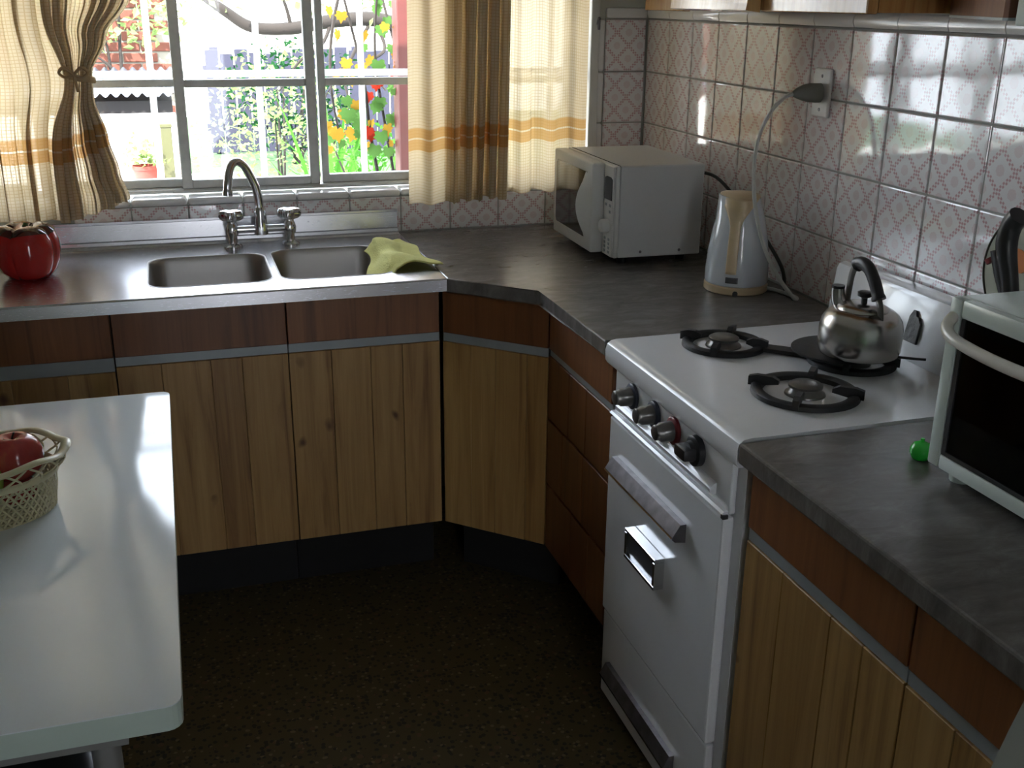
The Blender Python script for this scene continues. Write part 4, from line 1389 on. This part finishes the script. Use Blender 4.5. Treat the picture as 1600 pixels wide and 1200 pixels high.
def shrub(name, label, loc, rx, ry, h, n, size, mat, seed, cat='shrub', stems=7):
    rnd = random.Random(seed)
    t = thing(name, label, cat, loc, 0)
    pts = []
    while len(pts) < n:
        x, y, z = rnd.uniform(-1, 1), rnd.uniform(-1, 1), rnd.uniform(-1, 1)
        d_ = x * x + y * y + z * z
        if d_ > 1 or d_ < .15 * rnd.random(): continue
        pts.append((x * rx, y * ry, h * .55 + z * h * .45))
    f = obj('foliage', leafcloud(pts, size, seed), mat, t); f['kind'] = 'stuff'
    for k in range(stems):
        p = rnd.choice(pts)
        bm = newbm(); tube(bm, smoothpath([(rnd.uniform(-.05, .05), rnd.uniform(-.05, .05), 0), (p[0] * .4, p[1] * .4, p[2] * .5), p], 4), lambda q: .012 - .008 * q, 6)
        obj('stem', bm, 'bark', t, True)
    return t
f = obj('foliage', leafcloud([(random.gauss(0, .09), random.gauss(0, .09), .24 + abs(random.gauss(0, .09))) for _ in range(120)], .07, 5), 'leafpale', tp); f['kind'] = 'stuff'
shrub('garden_shrub', 'pale leafy shrub in front of the fence, seen through the middle pane', (-.78, 3.35, -.085), .50, .42, 1.35, 1500, .040, 'leafpale', 11)
shrub('garden_shrub', 'light green shrub by the foot of the brick wall', (-1.9, 6.9, -.085), .45, .4, .75, 500, .07, 'leafpale', 12)
shrub('garden_shrub', 'deep green shrub against the plank fence', (-.15, 8.1, -.1), .7, .4, 1.25, 700, .075, 'leafdark', 13)
shrub('garden_shrub', 'yellow-green shrub growing beside the maroon post', (-.33, 2.6, -.1), .30, .3, 1.05, 500, .06, 'blade', 14)
shrub('garden_tree', 'sunlit climbing greenery above the brick wall', (-1.7, 5.22, 1.0), .8, .13, .9, 420, .08, 'leafpale', 15, 'tree', 3)
bn = thing('garden_bin', 'tall olive plastic bin on the white ledge', 'bin', (-1.405, 3.78, .4005), 0)
obj('bin_body', B(-.032, .032, -.032, .032, 0, .36, bev=.004), 'bin', bn)
obj('bin_lid', B(-.036, .036, -.036, .036, .3605, .385, bev=.004), 'bin', bn)
gw = thing('garden_wall', 'low white masonry wall with a ledge on the patio', 'wall', (-2.2, 3.95, -.085), 0)
obj('wall', B(-1.2, .86, .0, .14, 0, .90), 'render', gw)
obj('ledge', B(-1.2, .86, -.45, -.0005, 0, .485), 'render', gw)
# strap-leaved plants and grass tufts
def blades(name, label, loc, n, length, spread, width, mat, seed, cat, each=True):
    rnd = random.Random(seed)
    t = thing(name, label, cat, loc, 0)
    allb = None if each else newbm()
    for k in range(n):
        a = rnd.uniform(0, 2 * PI); Lg = length * rnd.uniform(.6, 1.1); sp_ = spread * rnd.uniform(.3, 1.1)
        bm = newbm() if each else allb
        dx, dy = math.cos(a), math.sin(a)
        prev = None
        for j in range(9):
            q = j / 8
            r_ = .03 + sp_ * q ** 1.7
            z = Lg * (q - .38 * (sp_ / length) * q ** 3)
            w = width * (1 - q ** 2.2) * .5 + .0008
            c = Vector((dx * r_, dy * r_, z)); sd = Vector((-dy, dx, 0)) * w
            A, Bq = bm.verts.new(c - sd), bm.verts.new(c + sd)
            if prev: bm.faces.new((prev[0], prev[1], Bq, A))
            prev = (A, Bq)
        if each: obj('leaf', bm, mat, t, True, 180)
    if not each:
        f = obj('foliage', allb, mat, t, True, 180); f['kind'] = 'stuff'
    return t
blades('strap_leaf_plant', 'clump of long bright green strap leaves below the middle pane', (-.60, 2.55, -.1), 22, 1.15, .5, .05, 'blade', 21, 'plant')
blades('strap_leaf_plant', 'smaller clump of arching green strap leaves further back', (-.30, 4.9, -.1), 18, .8, .5, .045, 'blade', 22, 'plant')
blades('ornamental_grass', 'tuft of fine green grass at the foot of the maroon post', (-.50, 1.75, -.1), 90, 1.0, .42, .012, 'blade', 23, 'grass', False)
blades('ornamental_grass', 'tuft of fine grass behind the maroon post', (.35, 3.6, -.1), 90, .8, .4, .012, 'blade', 24, 'grass', False)
# grape vine
gv = thing('grape_vine', 'grape vine with green, yellow and red leaves trained by the maroon post', 'vine', (-.40, 1.55, -.1), 0)
def vine(pts, r, name='branch'):
    bm = newbm(); tube(bm, [Vector(p) - gv.location for p in smoothpath(pts, 6)], r, 7)
    return obj(name, bm, 'bark', gv, True)
vine([(-.30, 1.6, -.1), (-.32, 1.62, .5), (-.28, 1.6, 1.1), (-.30, 1.62, 1.8), (-.36, 1.6, 2.4)], lambda q: .022 - .006 * q, 'trunk')
vine([(-.40, 1.5, .2), (-.52, 1.4, .55), (-.60, 1.36, .95), (-.63, 1.33, 1.20), (-.70, 1.3, 1.5)], lambda q: .009 - .004 * q)
vine([(-.40, 1.5, .2), (-.47, 1.4, .6), (-.54, 1.36, 1.0), (-.58, 1.33, 1.3), (-.56, 1.3, 1.6)], lambda q: .008 - .004 * q)
vine([(-.36, 1.6, 2.3), (-.56, 1.5, 1.9), (-.72, 1.4, 1.45), (-.76, 1.34, 1.2), (-.74, 1.3, .98)], lambda q: .010 - .006 * q)
vine([(-.36, 1.6, 2.4), (-.52, 1.5, 1.7), (-.50, 1.36, 1.35), (-.46, 1.3, 1.2)], lambda q: .008 - .004 * q)
LM = {'g': leafmesh('grape', 'leafgreen'), 'y': leafmesh('grape', 'leafyellow'), 'r': leafmesh('grape', 'leafred')}
rnd = random.Random(31)
spots = [(-.755, 1.005, 'y', .10), (-.775, 1.03, 'y', .06), (-.70, 1.08, 'g', .11), (-.665, 1.06, 'g', .10), (-.715, 1.13, 'g', .08), (-.60, 1.03, 'y', .08), (-.62, 1.01, 'r', .07),
         (-.605, .985, 'r', .08), (-.575, 1.10, 'g', .09), (-.565, 1.12, 'g', .09), (-.59, 1.28, 'y', .09), (-.64, 1.25, 'y', .08), (-.565, 1.26, 'g', .09), (-.49, 1.35, 'y', .11),
         (-.475, 1.29, 'g', .11), (-.50, 1.27, 'y', .09), (-.48, 1.42, 'y', .12), (-.50, 1.22, 'r', .07), (-.69, 1.27, 'y', .08), (-.68, 1.20, 'y', .07), (-.55, 1.02, 'y', .08),
         (-.53, 1.05, 'g', .09), (-.73, .96, 'g', .06), (-.66, 1.0, 'g', .08), (-.63, .95, 'y', .07), (-.60, .92, 'g', .08), (-.55, .93, 'g', .08), (-.62, 1.33, 'g', .07), (-.72, 1.38, 'y', .08), (-.56, 1.40, 'g', .09)]
for _ in range(34):
    spots.append((rnd.uniform(-.78, -.45), rnd.uniform(.86, 1.5), rnd.choice('gggyyyr'), rnd.uniform(.06, .10)))
for x, z, k, s_ in spots:
    s_ *= .66
    inst('leaf', LM[k], gv, (x + .40, 1.3 - 1.55 + rnd.uniform(-.05, .06), z + .1), (R(-90) + rnd.uniform(-.5, .3), rnd.uniform(-.4, .4), PI + rnd.uniform(-.9, .9)), (s_, s_, s_))
tr = thing('old_tree', 'old grey tree with a thick branch crossing the top of the panes', 'tree', (.10, 2.7, -.1), 0)
bm = newbm(); tube(bm, smoothpath([(0, 0, 0), (-.02, 0, .8), (.02, -.02, 1.5), (0, -.05, 2.4)]), lambda q: .09 - .03 * q, 12)
obj('trunk', bm, 'bark', tr, True)
bm = newbm(); tube(bm, smoothpath([(0, -.02, 1.45), (-.25, -.08, 1.46), (-.45, -.1, 1.50), (-.66, -.1, 1.49), (-.86, -.1, 1.455), (-1.05, -.1, 1.46), (-1.17, -.1, 1.53), (-1.29, -.1, 1.62), (-1.5, -.1, 1.8)]), lambda q: .042 - .022 * q, 10)
obj('branch', bm, 'bark', tr, True)
for pts in ([(-.45, -.1, 1.5), (-.55, -.15, 1.36), (-.62, -.2, 1.22), (-.60, -.22, 1.1)], [(-.66, -.1, 1.49), (-.72, -.15, 1.38), (-.84, -.18, 1.30), (-.95, -.2, 1.16)],
            [(-.25, -.08, 1.46), (-.33, -.2, 1.30), (-.38, -.25, 1.15), (-.34, -.3, 1.0)], [(-.86, -.1, 1.455), (-.9, -.12, 1.6), (-1.0, -.15, 1.72)],
            [(-.45, -.1, 1.5), (-.4, -.14, 1.36), (-.5, -.2, 1.28), (-.42, -.24, 1.16)]):
    bm = newbm(); tube(bm, smoothpath(pts), lambda q: .011 - .006 * q, 7)
    obj('twig', bm, 'bark', tr, True)
rnd = random.Random(41)
f = obj('foliage', leafcloud([(rnd.uniform(-1.5, .2), rnd.uniform(-.3, .2), rnd.uniform(1.5, 2.3)) for _ in range(350)], .07, 42), 'leafpale', tr); f['kind'] = 'stuff'
